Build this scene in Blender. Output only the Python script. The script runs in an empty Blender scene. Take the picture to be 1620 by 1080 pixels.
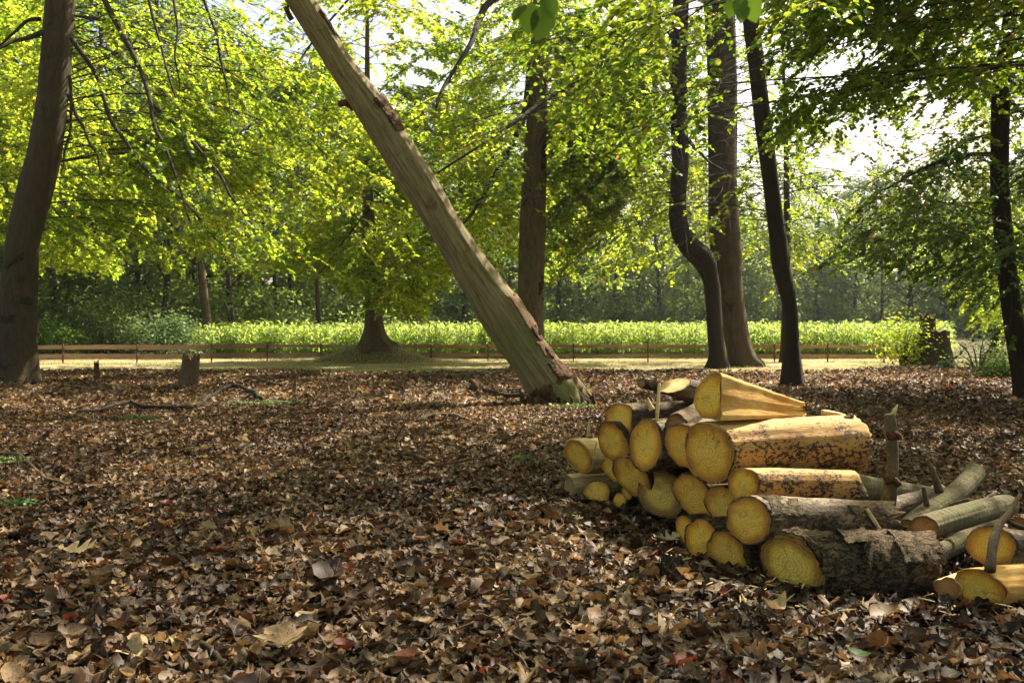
import bpy, math, random
import numpy as np
from mathutils import Vector, Matrix
R = math.radians
rs = np.random.RandomState
random.seed(5)

# ---------------------------------------------------------------- camera, sky, sun, exposure
SC = bpy.context.scene
COL = SC.collection
CAM_H = 1.4
F = 1575.0            # focal length in pixels of the 1620 px wide photograph
HZ = 525.0            # horizon row
cam_d = bpy.data.cameras.new('camera')
cam = bpy.data.objects.new('camera', cam_d)
COL.objects.link(cam)
cam.location = (0, 0, CAM_H)
cam.rotation_euler = (R(90), 0, 0)
cam_d.sensor_width = 36.0
cam_d.lens = 36.0 * F / 1620.0
cam_d.shift_y = -(540 - HZ) / 1620.0
cam_d.clip_start = 0.05
cam_d.clip_end = 3000
cam_d.dof.use_dof = True
cam_d.dof.focus_distance = 7.5
cam_d.dof.aperture_fstop = 7.0
SC.camera = cam

SUN_EL, SUN_AZ = R(49), R(42)      # azimuth clockwise from the view direction (+Y)
SUNV = np.array([math.sin(SUN_AZ) * math.cos(SUN_EL), math.cos(SUN_AZ) * math.cos(SUN_EL), math.sin(SUN_EL)])
wd = bpy.data.worlds.new('World'); SC.world = wd; wd.use_nodes = True
nt = wd.node_tree; nt.nodes.clear()
sky = nt.nodes.new('ShaderNodeTexSky'); sky.sky_type = 'NISHITA'; sky.sun_disc = False
sky.sun_elevation = SUN_EL; sky.sun_rotation = SUN_AZ; sky.air_density = 1.0; sky.dust_density = 4.0; sky.ozone_density = 0.6
bg = nt.nodes.new('ShaderNodeBackground'); bg.inputs[1].default_value = 0.10
wo = nt.nodes.new('ShaderNodeOutputWorld')
tintn = nt.nodes.new('ShaderNodeMixRGB'); tintn.blend_type = 'MULTIPLY'; tintn.inputs[0].default_value = 1.0; tintn.inputs[2].default_value = (1.0, 0.93, 0.82, 1)
nt.links.new(sky.outputs[0], tintn.inputs[1]); nt.links.new(tintn.outputs[0], bg.inputs[0]); nt.links.new(bg.outputs[0], wo.inputs[0])
sd = bpy.data.lights.new('sun', 'SUN'); sd.energy = 5.0; sd.angle = R(0.5); sd.color = (1.0, 0.91, 0.74)
sun = bpy.data.objects.new('sun', sd); COL.objects.link(sun)
sun.rotation_euler = Vector(SUNV).to_track_quat('Z', 'Y').to_euler()
SC.view_settings.view_transform = 'Standard'; SC.view_settings.look = 'None'
SC.view_settings.gamma = 1.0; SC.view_settings.exposure = 1.6
SC.render.engine = 'CYCLES'
SC.cycles.max_bounces = 8; SC.cycles.transmission_bounces = 6; SC.cycles.diffuse_bounces = 5

# ---------------------------------------------------------------- helpers
def W(px, py, d):
    return np.array([(px - 810) / F * d, d, CAM_H + (HZ - py) / F * d])
def proj(P):
    Y = np.maximum(P[..., 1], 0.01)
    return 810 + P[..., 0] / Y * F, HZ - (P[..., 2] - CAM_H) / Y * F

def hash3(ix, iy, iz, seed):
    h = (ix * 374761393 + iy * 668265263 + iz * 2147483647 + seed * 1274126177) & 0xffffffff
    h = ((h ^ (h >> 13)) * 1274126177) & 0xffffffff
    h = h ^ (h >> 16)
    return (h & 0xffff) / 65535.0
def vnoise(P, scale=1.0, seed=0):
    """value noise in -1..1 for an (n,3) array"""
    Q = np.asarray(P, float) * scale + 1000.0
    I = np.floor(Q).astype(np.int64); f = Q - I; f = f * f * (3 - 2 * f)
    r = 0
    for a in (0, 1):
        for b in (0, 1):
            for c in (0, 1):
                w = (f[..., 0] if a else 1 - f[..., 0]) * (f[..., 1] if b else 1 - f[..., 1]) * (f[..., 2] if c else 1 - f[..., 2])
                r = r + w * hash3(I[..., 0] + a, I[..., 1] + b, I[..., 2] + c, seed)
    return r * 2 - 1
def fbm(P, scale=1.0, seed=0, octv=4):
    r = 0; a = 1.0; t = 0
    for o in range(octv):
        r = r + a * vnoise(P, scale * 2 ** o, seed + o * 17); t += a; a *= 0.5
    return r / t

def mk(name, V, Fs, mat, parent=None, tint=None, smooth=True, uv=None):
    """V (n,3); Fs: list of int arrays (m,3) or (m,4)"""
    if isinstance(Fs, np.ndarray): Fs = [Fs]
    Fs = [np.asarray(f, dtype=np.int32) for f in Fs if len(f)]
    me = bpy.data.meshes.new(name)
    V = np.asarray(V, dtype=np.float32)
    me.vertices.add(len(V)); me.vertices.foreach_set('co', V.ravel())
    li = np.concatenate([f.ravel() for f in Fs])
    tot = np.concatenate([np.full(len(f), f.shape[1], np.int32) for f in Fs])
    st = np.concatenate([[0], np.cumsum(tot)[:-1]]).astype(np.int32)
    me.loops.add(len(li)); me.loops.foreach_set('vertex_index', li)
    me.polygons.add(len(tot)); me.polygons.foreach_set('loop_start', st)
    me.polygons.foreach_set('loop_total', tot)
    me.polygons.foreach_set('use_smooth', np.full(len(tot), smooth))
    me.update(calc_edges=True)
    if tint is not None:
        a = me.attributes.new('tint', 'FLOAT', 'POINT'); a.data.foreach_set('value', np.asarray(tint, np.float32))
    if uv is not None:
        l = me.uv_layers.new(name='UVMap'); l.data.foreach_set('uv', np.asarray(uv, np.float32)[li].ravel())
    me.materials.append(mat)
    o = bpy.data.objects.new(name, me); COL.objects.link(o)
    if parent: o.parent = parent
    return o
def tag(o, label=None, cat=None, group=None, kind=None):
    if label: o['label'] = label
    if cat: o['category'] = cat
    if group: o['group'] = group
    if kind: o['kind'] = kind
    return o
def empty(name, loc, label, cat, group=None):
    o = bpy.data.objects.new(name, None); COL.objects.link(o); o.location = loc; o.empty_display_size = 0.2
    bpy.context.view_layer.update() if False else None
    return tag(o, label, cat, group)
def copy_tree(o, parent=None):
    c = o.copy(); COL.objects.link(c); c.parent = parent
    for ch in list(o.children): copy_tree(ch, c)
    return c

class MB:
    """collects shapes into one mesh"""
    def __init__(s): s.V = []; s.F = []; s.n = 0
    def add(s, V, Fs):
        s.V.append(np.asarray(V, float))
        for f in Fs: s.F.append(np.asarray(f) + s.n)
        s.n += len(V)
    def build(s, name, mat, parent=None, off=None, **k):
        V = np.concatenate(s.V)
        if off is not None: V = V - np.asarray(off)
        q = [f for f in s.F if len(f) and f.shape[1] == 4]; t = [f for f in s.F if len(f) and f.shape[1] == 3]
        Fs = ([np.concatenate(q)] if q else []) + ([np.concatenate(t)] if t else [])
        return mk(name, V, Fs, mat, parent, **k)

def grid_faces(nr, ns, closed=True):
    i = np.arange(nr - 1)[:, None]; j = np.arange(ns if closed else ns - 1)[None, :]
    a = i * ns + j; b = i * ns + (j + 1) % ns
    return np.stack([a, b, b + ns, a + ns], -1).reshape(-1, 4)
def smooth_path(P, n):
    """catmull resample of (k,m) control values into n"""
    P = np.asarray(P, float); k = len(P)
    if k < 3:
        t = np.linspace(0, 1, n)[:, None]; return P[0] * (1 - t) + P[-1] * t
    E = np.vstack([2 * P[0] - P[1], P, 2 * P[-1] - P[-2]])
    u = np.linspace(0, k - 1 - 1e-6, n); i = u.astype(int); f = (u - i)[:, None]
    a, b, c, d = E[i], E[i + 1], E[i + 2], E[i + 3]
    return 0.5 * (2 * b + (c - a) * f + (2 * a - 5 * b + 4 * c - d) * f ** 2 + (3 * b - a - 3 * c + d) * f ** 3)
def tube(P, r, seg=8, namp=0.0, nsc=6.0, seed=0, cap=True, flare=None, th0=0.0):
    P = np.asarray(P, float); n = len(P); r = np.broadcast_to(np.asarray(r, float), (n,))
    T = np.gradient(P, axis=0); T /= np.linalg.norm(T, axis=1)[:, None] + 1e-9
    ref = np.array([0.0, 1.0, 0.0]) if abs(T[:, 1]).mean() < 0.8 else np.array([0, 0, 1.0])
    A = np.cross(ref, T); A /= np.linalg.norm(A, axis=1)[:, None] + 1e-9
    B = np.cross(T, A)
    th = np.linspace(0, 2 * math.pi, seg, endpoint=False) + th0
    D = A[:, None, :] * np.cos(th)[None, :, None] + B[:, None, :] * np.sin(th)[None, :, None]
    rr = np.repeat(r[:, None], seg, 1)
    if flare is not None: rr = rr * flare(np.arange(n)[:, None], th[None, :])
    if namp:
        Q = P[:, None, :] + D * r[:, None, None]
        rr = rr * (1 + namp * fbm(Q, nsc, seed, 3))
    V = (P[:, None, :] + D * rr[:, :, None]).reshape(-1, 3)
    Fs = [grid_faces(n, seg)]
    if cap:
        V = np.vstack([V, P[0], P[-1]]); k = n * seg; j = np.arange(seg); j2 = (j + 1) % seg
        Fs.append(np.stack([j2, j, np.full(seg, k)], 1)); Fs.append(np.stack([(n - 1) * seg + j, (n - 1) * seg + j2, np.full(seg, k + 1)], 1))
    return V, Fs
def box(c, s):
    c = np.array(c, float); s = np.array(s, float) / 2
    V = np.array([[x, y, z] for x in (-1, 1) for y in (-1, 1) for z in (-1, 1)], float) * s + c
    return V, [np.array([[0, 1, 3, 2], [4, 6, 7, 5], [0, 4, 5, 1], [2, 3, 7, 6], [0, 2, 6, 4], [1, 5, 7, 3]])]

# ---------------------------------------------------------------- materials
def mat(name):
    m = bpy.data.materials.new(name); m.use_nodes = True; t = m.node_tree; t.nodes.clear()
    o = t.nodes.new('ShaderNodeOutputMaterial'); return m, t, o
def N(t, ty, **k):
    n = t.nodes.new('ShaderNode' + ty)
    for a, b in k.items():
        if a.startswith('i_'): n.inputs[a[2:].replace('_', ' ')].default_value = b
        else: setattr(n, a, b)
    return n
def L(t, a, b): t.links.new(a, b)
def ramp(t, stops, fac=None, interp='LINEAR'):
    r = t.nodes.new('ShaderNodeValToRGB'); r.color_ramp.interpolation = interp
    e = r.color_ramp.elements
    while len(e) < len(stops): e.new(0.5)
    for i, (p, c) in enumerate(stops):
        e[i].position = p; e[i].color = (*c, 1) if len(c) == 3 else c
    if fac is not None: L(t, fac, r.inputs[0])
    return r
def coords(t, scale=(1, 1, 1), kind='Object'):
    tc = N(t, 'TexCoord'); mp = N(t, 'Mapping'); L(t, tc.outputs[kind], mp.inputs[0]); mp.inputs['Scale'].default_value = scale
    return mp.outputs[0]
def noise(t, vec, scale, detail=4, rough=0.6, dist=0.0):
    n = N(t, 'TexNoise'); n.inputs['Scale'].default_value = scale; n.inputs['Detail'].default_value = detail
    n.inputs['Roughness'].default_value = rough; n.inputs['Distortion'].default_value = dist
    if vec is not None: L(t, vec, n.inputs['Vector'])
    return n
def mix(t, fac, a, b, mode='MIX'):
    m = N(t, 'MixRGB', blend_type=mode)
    for s, v in ((0, fac), (1, a), (2, b)):
        if isinstance(v, (int, float)): m.inputs[s].default_value = v
        elif isinstance(v, tuple): m.inputs[s].default_value = (*v, 1)
        else: L(t, v, m.inputs[s])
    return m.outputs[0]
def mth(t, op, a, b=None):
    m = N(t, 'Math', operation=op)
    for s, v in ((0, a), (1, b)):
        if v is None: continue
        if isinstance(v, (int, float)): m.inputs[s].default_value = v
        else: L(t, v, m.inputs[s])
    return m.outputs[0]
def bump(t, h, strength=0.5, dist=0.02, normal=None):
    b = N(t, 'Bump'); b.inputs['Strength'].default_value = strength; b.inputs['Distance'].default_value = dist
    L(t, h, b.inputs['Height'])
    if normal is not None: L(t, normal, b.inputs['Normal'])
    return b.outputs[0]
def pbsdf(t, o, col, rough=0.9, nrm=None, spec=0.3):
    p = N(t, 'BsdfPrincipled'); p.inputs['Roughness'].default_value = rough
    p.inputs['Specular IOR Level'].default_value = spec
    if isinstance(col, tuple): p.inputs['Base Color'].default_value = (*col, 1)
    else: L(t, col, p.inputs['Base Color'])
    if nrm is not None: L(t, nrm, p.inputs['Normal'])
    if o is not None: L(t, p.outputs[0], o.inputs[0])
    return p

def bark_mat(name, c1, c2, moss=(0.06, 0.07, 0.02), mossa=0.4, vs=(1, 1, 0.25), bs=0.6, sc=1.0, scars=True, crack=0):
    m, t, o = mat(name); v = coords(t, vs); v2 = coords(t)
    n1 = noise(t, v, 9 * sc, 6, 0.7); n2 = noise(t, v2, 1.3 * sc, 3); n3 = noise(t, v, 40 * sc, 4, 0.7)
    c = mix(t, ramp(t, [(0.3, (0, 0, 0)), (0.7, (1, 1, 1))], n1.outputs[0]).outputs[0], c2, c1)
    mm = ramp(t, [(0.45, (0, 0, 0)), (0.7, (mossa,) * 3)], n2.outputs[0]).outputs[0]
    c = mix(t, mm, c, moss)
    c = mix(t, 0.5, c, ramp(t, [(0.3, (0.25,) * 3), (0.65, (1, 1, 1))], n3.outputs[0]).outputs[0], 'MULTIPLY')
    if scars:
        vv = coords(t, (1.2, 1.2, 3.0)); vo = N(t, 'TexVoronoi'); vo.inputs['Scale'].default_value = 1.1; vo.inputs['Randomness'].default_value = 1
        dn = noise(t, v2, 7, 4, 0.7); L(t, mix(t, 0.22, vv, dn.outputs[1], 'ADD'), vo.inputs['Vector'])
        c = mix(t, ramp(t, [(0.05, (0.7,) * 3), (0.11, (0, 0, 0))], vo.outputs['Distance']).outputs[0], c, (0.018, 0.014, 0.01))
    h = mth(t, 'ADD', n1.outputs[0], mth(t, 'MULTIPLY', n3.outputs[0], 0.4))
    if crack:
        vo2 = N(t, 'TexVoronoi', feature='DISTANCE_TO_EDGE'); vo2.inputs['Scale'].default_value = crack; dn = noise(t, v2, 12, 4, 0.7)
        L(t, mix(t, 0.12, v, dn.outputs[1], 'ADD'), vo2.inputs['Vector']); e = ramp(t, [(0.0, (0, 0, 0)), (0.10, (1, 1, 1))], vo2.outputs['Distance']).outputs[0]
        c = mix(t, 0.85, c, mix(t, e, (0.12, 0.09, 0.07), (1, 1, 1)), 'MULTIPLY'); h = mth(t, 'ADD', h, mth(t, 'MULTIPLY', e, 0.9))
    pbsdf(t, o, c, 0.9, bump(t, h, bs, 0.03), 0.25)
    return m
M = {}
M['beech'] = bark_mat('beech_bark', (0.085, 0.056, 0.029), (0.036, 0.023, 0.012), (0.06, 0.065, 0.02), 0.5)
M['beech_dark'] = bark_mat('dark_bark', (0.042, 0.026, 0.014), (0.018, 0.011, 0.006), (0.035, 0.035, 0.014), 0.4, scars=False)
M['beech_mid'] = bark_mat('sunny_brown_bark', (0.20, 0.135, 0.07), (0.08, 0.05, 0.026), (0.10, 0.10, 0.035), 0.5)  # paler copy of the beech bark, with sunlight put into its colour
M['beech_red'] = bark_mat('red_brown_bark', (0.12, 0.078, 0.04), (0.05, 0.031, 0.016), (0.06, 0.06, 0.02), 0.4)
M['twig'] = bark_mat('twig_bark', (0.045, 0.03, 0.02), (0.02, 0.013, 0.009), scars=False)
M['far_bark'] = bark_mat('woodland_bark', (0.10, 0.075, 0.055), (0.05, 0.035, 0.025), scars=False)
M['logbark'] = bark_mat('log_bark', (0.27, 0.175, 0.085), (0.05, 0.028, 0.013), (0.13, 0.125, 0.05), 0.5, vs=(0.5, 1, 1), bs=1.0, sc=4.0, scars=False, crack=26)
M['birch'] = bark_mat('green_grey_bark', (0.26, 0.22, 0.12), (0.07, 0.05, 0.025), (0.13, 0.14, 0.045), 0.6, vs=(1.6, 0.5, 0.5), bs=1.0, sc=2.4, scars=False)
M['stick'] = bark_mat('dead_stick', (0.20, 0.135, 0.075), (0.06, 0.038, 0.02), scars=False, sc=3, mossa=0.2)

def deadwood():
    m, t, o = mat('weathered_deadwood'); v = coords(t, (1, 1, 0.10), 'UV'); g = coords(t)
    uvn = N(t, 'TexCoord'); mp = N(t, 'Mapping'); L(t, uvn.outputs['UV'], mp.inputs[0]); mp.inputs['Scale'].default_value = (42, 1.3, 1)
    n1 = noise(t, mp.outputs[0], 1.0, 6, 0.8, 0.5); n2 = noise(t, g, 1.1, 4); n3 = noise(t, g, 2.6, 5, 0.7)
    c = ramp(t, [(0.32, (0.05, 0.033, 0.017)), (0.45, (0.155, 0.115, 0.064)), (0.60, (0.27, 0.215, 0.13))], n1.outputs[0]).outputs[0]
    mp2 = N(t, 'Mapping'); L(t, uvn.outputs['Object'], mp2.inputs[0]); sp = N(t, 'SeparateXYZ'); L(t, mp2.outputs[0], sp.inputs[0])
    low = N(t, 'MapRange'); L(t, sp.outputs[2], low.inputs[0]); low.inputs[1].default_value = 0.2; low.inputs[2].default_value = 4.0; low.inputs[3].default_value = 0.9; low.inputs[4].default_value = 0.08
    gm = mth(t, 'MULTIPLY', low.outputs[0], ramp(t, [(0.35, (0, 0, 0)), (0.62, (1, 1, 1))], n2.outputs[0]).outputs[0])
    c = mix(t, gm, c, (0.13, 0.15, 0.045))
    c = mix(t, ramp(t, [(0.60, (0, 0, 0)), (0.66, (0.7,) * 3)], n3.outputs[0]).outputs[0], c, (0.12, 0.055, 0.02))
    pbsdf(t, o, c, 0.9, bump(t, n1.outputs[0], 0.9, 0.035), 0.15); return m
M['deadwood'] = deadwood()
M['rot_pale'] = bark_mat('flaking_red_wood', (0.27, 0.175, 0.09), (0.10, 0.045, 0.02), (0.2, 0.11, 0.05), 0.5, sc=2.5, bs=1.0, scars=False)
M['black_rot'] = bark_mat('black_stain', (0.045, 0.033, 0.02), (0.012, 0.009, 0.006), (0.03, 0.03, 0.012), 0.5, sc=2.0, bs=1.0, scars=False)
M['rot'] = bark_mat('rotten_wood', (0.20, 0.09, 0.035), (0.025, 0.014, 0.008), (0.03, 0.018, 0.01), 0.8, sc=2.0, bs=1.0, scars=False)

def leaf_mat(name, stops, tr, trans=0.5, rough=0.45, spec=0.4):
    m, t, o = mat(name); a = N(t, 'Attribute', attribute_name='tint')
    c = ramp(t, stops, a.outputs['Fac'])
    c2 = ramp(t, tr, a.outputs['Fac'])
    p = pbsdf(t, None, c.outputs[0], rough, None, spec)
    tl = N(t, 'BsdfTranslucent'); L(t, c2.outputs[0], tl.inputs[0])
    mx = N(t, 'MixShader'); mx.inputs[0].default_value = trans
    L(t, p.outputs[0], mx.inputs[1]); L(t, tl.outputs[0], mx.inputs[2]); L(t, mx.outputs[0], o.inputs[0])
    return m
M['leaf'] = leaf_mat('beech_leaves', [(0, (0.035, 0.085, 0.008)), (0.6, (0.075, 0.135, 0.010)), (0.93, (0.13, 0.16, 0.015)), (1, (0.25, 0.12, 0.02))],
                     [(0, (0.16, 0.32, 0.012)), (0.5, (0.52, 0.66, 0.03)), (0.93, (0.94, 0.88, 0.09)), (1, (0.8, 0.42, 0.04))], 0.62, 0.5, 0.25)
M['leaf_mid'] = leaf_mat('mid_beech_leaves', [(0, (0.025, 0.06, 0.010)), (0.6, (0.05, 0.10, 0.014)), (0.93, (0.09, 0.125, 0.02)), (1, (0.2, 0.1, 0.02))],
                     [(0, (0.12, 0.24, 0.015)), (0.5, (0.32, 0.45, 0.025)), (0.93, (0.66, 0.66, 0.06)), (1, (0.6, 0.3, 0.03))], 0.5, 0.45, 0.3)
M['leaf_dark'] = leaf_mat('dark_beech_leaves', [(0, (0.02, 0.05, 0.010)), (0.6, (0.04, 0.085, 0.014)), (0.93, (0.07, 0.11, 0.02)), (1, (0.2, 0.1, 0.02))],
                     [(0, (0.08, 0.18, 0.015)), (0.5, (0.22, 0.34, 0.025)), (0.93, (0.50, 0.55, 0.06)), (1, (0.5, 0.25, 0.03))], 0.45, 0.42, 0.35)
M['leaf_near'] = leaf_mat('near_beech_leaves', [(0, (0.025, 0.06, 0.012)), (1, (0.07, 0.12, 0.02))],
                     [(0, (0.10, 0.22, 0.015)), (1, (0.26, 0.40, 0.03))], 0.5, 0.6, 0.2)
M['leaf_wood'] = leaf_mat('woodland_leaves', [(0, (0.045, 0.080, 0.020)), (1, (0.15, 0.20, 0.050))], [(0, (0.15, 0.27, 0.04)), (1, (0.48, 0.58, 0.12))], 0.45, 0.5, 0.22)
M['leaf_conifer'] = leaf_mat('conifer_needles', [(0, (0.032, 0.062, 0.024)), (1, (0.09, 0.135, 0.050))], [(0, (0.09, 0.18, 0.045)), (1, (0.26, 0.38, 0.10))], 0.36, 0.5, 0.22)
M['maize'] = leaf_mat('maize_leaves', [(0, (0.09, 0.16, 0.025)), (0.85, (0.20, 0.28, 0.045)), (1, (0.4, 0.35, 0.16))], [(0, (0.30, 0.46, 0.05)), (0.85, (0.62, 0.70, 0.12)), (1, (0.6, 0.5, 0.2))], 0.5, 0.5, 0.25)
M['grass'] = leaf_mat('dry_grass_blades', [(0, (0.20, 0.21, 0.06)), (1, (0.50, 0.42, 0.22))], [(0, (0.32, 0.36, 0.08)), (1, (0.62, 0.52, 0.28))], 0.35, 0.6, 0.2)
M['moss'] = leaf_mat('green_seedlings', [(0, (0.04, 0.09, 0.02)), (1, (0.09, 0.16, 0.03))], [(0, (0.08, 0.2, 0.03)), (1, (0.2, 0.35, 0.05))], 0.35)

def litter_mat():
    m, t, o = mat('dead_leaves'); a = N(t, 'Attribute', attribute_name='tint')
    c = ramp(t, [(0.0, (0.022, 0.012, 0.008)), (0.22, (0.060, 0.032, 0.017)), (0.40, (0.110, 0.064, 0.034)), (0.62, (0.215, 0.135, 0.066)),
                 (0.82, (0.35, 0.24, 0.125)), (0.95, (0.52, 0.40, 0.23)), (1.0, (0.19, 0.055, 0.03))], a.outputs['Fac']).outputs[0]
    v = coords(t, (1, 1, 1), 'Object'); n = noise(t, v, 45, 4, 0.65)
    c = mix(t, 0.75, c, ramp(t, [(0.32, (0.38, 0.34, 0.30)), (0.62, (1.1, 1.1, 1.1))], n.outputs[0]).outputs[0], 'MULTIPLY')
    tc = N(t, 'TexCoord'); sp = N(t, 'SeparateXYZ'); L(t, tc.outputs['UV'], sp.inputs[0])
    ab = mth(t, 'ABSOLUTE', mth(t, 'SUBTRACT', sp.outputs[1], 0.5))
    vein = mth(t, 'SINE', mth(t, 'MULTIPLY', mth(t, 'SUBTRACT', sp.outputs[0], mth(t, 'MULTIPLY', ab, 0.5)), 60.0))
    mid = mth(t, 'LESS_THAN', ab, 0.02)
    c = mix(t, mth(t, 'MULTIPLY', mid, 0.4), c, (0.45, 0.36, 0.22))
    p = pbsdf(t, None, c, 0.57, bump(t, vein, 0.14, 0.001), 0.28); tl = N(t, 'BsdfTranslucent'); L(t, mix(t, 1.0, c, (1.0, 0.82, 0.62), 'MULTIPLY'), tl.inputs[0])
    mx = N(t, 'MixShader'); mx.inputs[0].default_value = 0.3; L(t, p.outputs[0], mx.inputs[1]); L(t, tl.outputs[0], mx.inputs[2]); L(t, mx.outputs[0], o.inputs[0]); return m
M['litter'] = litter_mat()

def ground_mat():
    m, t, o = mat('forest_soil'); v = coords(t)
    vo = N(t, 'TexVoronoi'); vo.inputs['Scale'].default_value = 11; n0 = noise(t, v, 9, 3)
    L(t, mix(t, 0.15, v, n0.outputs[1], 'ADD'), vo.inputs['Vector'])
    sp = N(t, 'SeparateColor'); L(t, vo.outputs['Color'], sp.inputs[0])
    c = ramp(t, [(0, (0.02, 0.012, 0.007)), (0.5, (0.08, 0.045, 0.022)), (0.8, (0.16, 0.10, 0.055)), (1, (0.26, 0.19, 0.12))], sp.outputs[0]).outputs[0]
    n = noise(t, v, 30, 5, 0.7)
    c = mix(t, 0.6, c, n.outputs[0], 'MULTIPLY')
    pbsdf(t, o, c, 0.95, bump(t, sp.outputs[1], 0.8, 0.02), 0.15); return m
M['ground'] = ground_mat()
def grassland(name, a, b, c3, sc=0.5):
    m, t, o = mat(name); v = coords(t); n = noise(t, v, sc, 5, 0.65); n2 = noise(t, v, 14, 5, 0.75)
    c = ramp(t, [(0.35, a), (0.5, b), (0.65, c3)], n.outputs[0]).outputs[0]
    c = mix(t, 0.6, c, ramp(t, [(0.3, (0.5,) * 3), (0.7, (1.2,) * 3)], n2.outputs[0]).outputs[0], 'MULTIPLY')
    pbsdf(t, o, c, 0.95, bump(t, n2.outputs[0], 0.6, 0.05), 0.1); return m
M['verge'] = grassland('dry_grass_ground', (0.50, 0.38, 0.23), (0.34, 0.28, 0.15), (0.20, 0.21, 0.07), 0.6)
M['field'] = grassland('field_soil', (0.12, 0.09, 0.05), (0.10, 0.08, 0.04), (0.07, 0.08, 0.03))
M['mound'] = grassland('mound_ground', (0.24, 0.18, 0.09), (0.18, 0.14, 0.07), (0.12, 0.13, 0.05), 1.0)

def end_mat(name, core, rim, dark, wid=0.66):
    """sawn end grain: UV = position / radius"""
    m, t, o = mat(name); tc = N(t, 'TexCoord'); oi = N(t, 'ObjectInfo')
    sep = N(t, 'SeparateXYZ'); L(t, tc.outputs['UV'], sep.inputs[0])
    u = sep.outputs[0]; v = sep.outputs[1]
    vn = N(t, 'CombineXYZ'); L(t, u, vn.inputs[0]); L(t, v, vn.inputs[1]); L(t, mth(t, 'MULTIPLY', oi.outputs['Random'], 37.0), vn.inputs[2])
    n1 = noise(t, vn.outputs[0], 2.0, 4, 0.6)
    r = mth(t, 'SQRT', mth(t, 'ADD', mth(t, 'MULTIPLY', u, u), mth(t, 'MULTIPLY', v, v)))
    rd = mth(t, 'ADD', r, mth(t, 'MULTIPLY', mth(t, 'SUBTRACT', n1.outputs[0], 0.5), 0.40))
    rings = mth(t, 'SINE', mth(t, 'MULTIPLY', rd, 62.0))
    c = ramp(t, [(0.0, tuple(min(0.95, x * 1.05 + 0.07) for x in core)), (0.35, tuple(min(0.93, x * 1.02 + 0.04) for x in core)), (wid * 0.82, core), (wid, tuple(0.5 * (a + b) for a, b in zip(core, rim))), (wid + 0.10, rim), (min(0.99, wid + 0.26), dark)], rd).outputs[0]
    c = mix(t, mth(t, 'MULTIPLY', mth(t, 'ADD', rings, 1.0), 0.26), c, tuple(x * 0.55 for x in core))
    n2 = noise(t, vn.outputs[0], 24, 5, 0.75)
    c = mix(t, 0.7, c, ramp(t, [(0.34, (0.55, 0.42, 0.26)), (0.55, (1.1, 1.1, 1.05))], n2.outputs[0]).outputs[0], 'MULTIPLY')
    n4 = noise(t, vn.outputs[0], 3.2, 3, 0.6)
    c = mix(t, ramp(t, [(0.58, (0, 0, 0)), (0.75, (0.4,) * 3)], n4.outputs[0]).outputs[0], c, rim)
    c = mix(t, mth(t, 'MULTIPLY', oi.outputs['Random'], 0.14), c, mix(t, 0.5, c, (0.80, 0.62, 0.32)))
    n6 = noise(t, vn.outputs[0], 1.6, 5, 0.7)
    c = mix(t, ramp(t, [(0.56, (0, 0, 0)), (0.68, (0.45,) * 3)], n6.outputs[0]).outputs[0], c, (0.36, 0.22, 0.08))
    # radial drying cracks
    ang = mth(t, 'ADD', mth(t, 'ARCTAN2', v, u), mth(t, 'MULTIPLY', mth(t, 'SUBTRACT', n1.outputs[0], 0.5), 1.0))
    an = N(t, 'TexNoise', noise_dimensions='2D'); cv = N(t, 'CombineXYZ'); L(t, mth(t, 'MULTIPLY', ang, 1.4), cv.inputs[0]); L(t, mth(t, 'MULTIPLY', oi.outputs['Random'], 91.0), cv.inputs[1])
    L(t, cv.outputs[0], an.inputs['Vector']); an.inputs['Scale'].default_value = 2.2; an.inputs['Detail'].default_value = 1
    cr = ramp(t, [(0.475, (0, 0, 0)), (0.493, (1, 1, 1)), (0.507, (1, 1, 1)), (0.525, (0, 0, 0))], an.outputs[0]).outputs[0]
    gate = ramp(t, [(0.03, (0, 0, 0)), (0.12, (1, 1, 1)), (0.60, (1, 1, 1)), (0.82, (0, 0, 0))], rd).outputs[0]
    n3 = noise(t, vn.outputs[0], 1.3, 2)
    g2 = mth(t, 'MULTIPLY', gate, ramp(t, [(0.46, (0, 0, 0)), (0.54, (1, 1, 1))], n3.outputs[0]).outputs[0])
    c = mix(t, mth(t, 'MULTIPLY', mth(t, 'MULTIPLY', cr, g2), 0.55), c, (0.10, 0.05, 0.01))
    # saw marks
    mp = N(t, 'Mapping'); L(t, vn.outputs[0], mp.inputs[0]); mp.inputs['Scale'].default_value = (2, 26, 1); mp.inputs['Rotation'].default_value = (0, 0, 0.9)
    n5 = noise(t, mp.outputs[0], 2.0, 3, 0.7)
    h = mth(t, 'ADD', mth(t, 'MULTIPLY', n5.outputs[0], 0.7), n2.outputs[0])
    pbsdf(t, o, c, 0.8, bump(t, h, 0.75, 0.010), 0.2); return m
M['end'] = end_mat('sawn_end_grain', (0.94, 0.54, 0.055), (0.55, 0.20, 0.02), (0.18, 0.07, 0.015))
M['end_collar'] = end_mat('bark_collared_end_grain', (0.90, 0.60, 0.095), (0.34, 0.14, 0.025), (0.10, 0.05, 0.02), 0.60)
M['end_orange'] = end_mat('orange_end_grain', (0.50, 0.22, 0.05), (0.38, 0.13, 0.03), (0.10, 0.05, 0.02))
M['end_brown'] = end_mat('brown_end_grain', (0.30, 0.18, 0.07), (0.18, 0.09, 0.03), (0.06, 0.03, 0.015))
M['end_pale'] = end_mat('pale_end_grain', (0.62, 0.47, 0.20), (0.5, 0.34, 0.12), (0.25, 0.15, 0.05))

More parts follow.
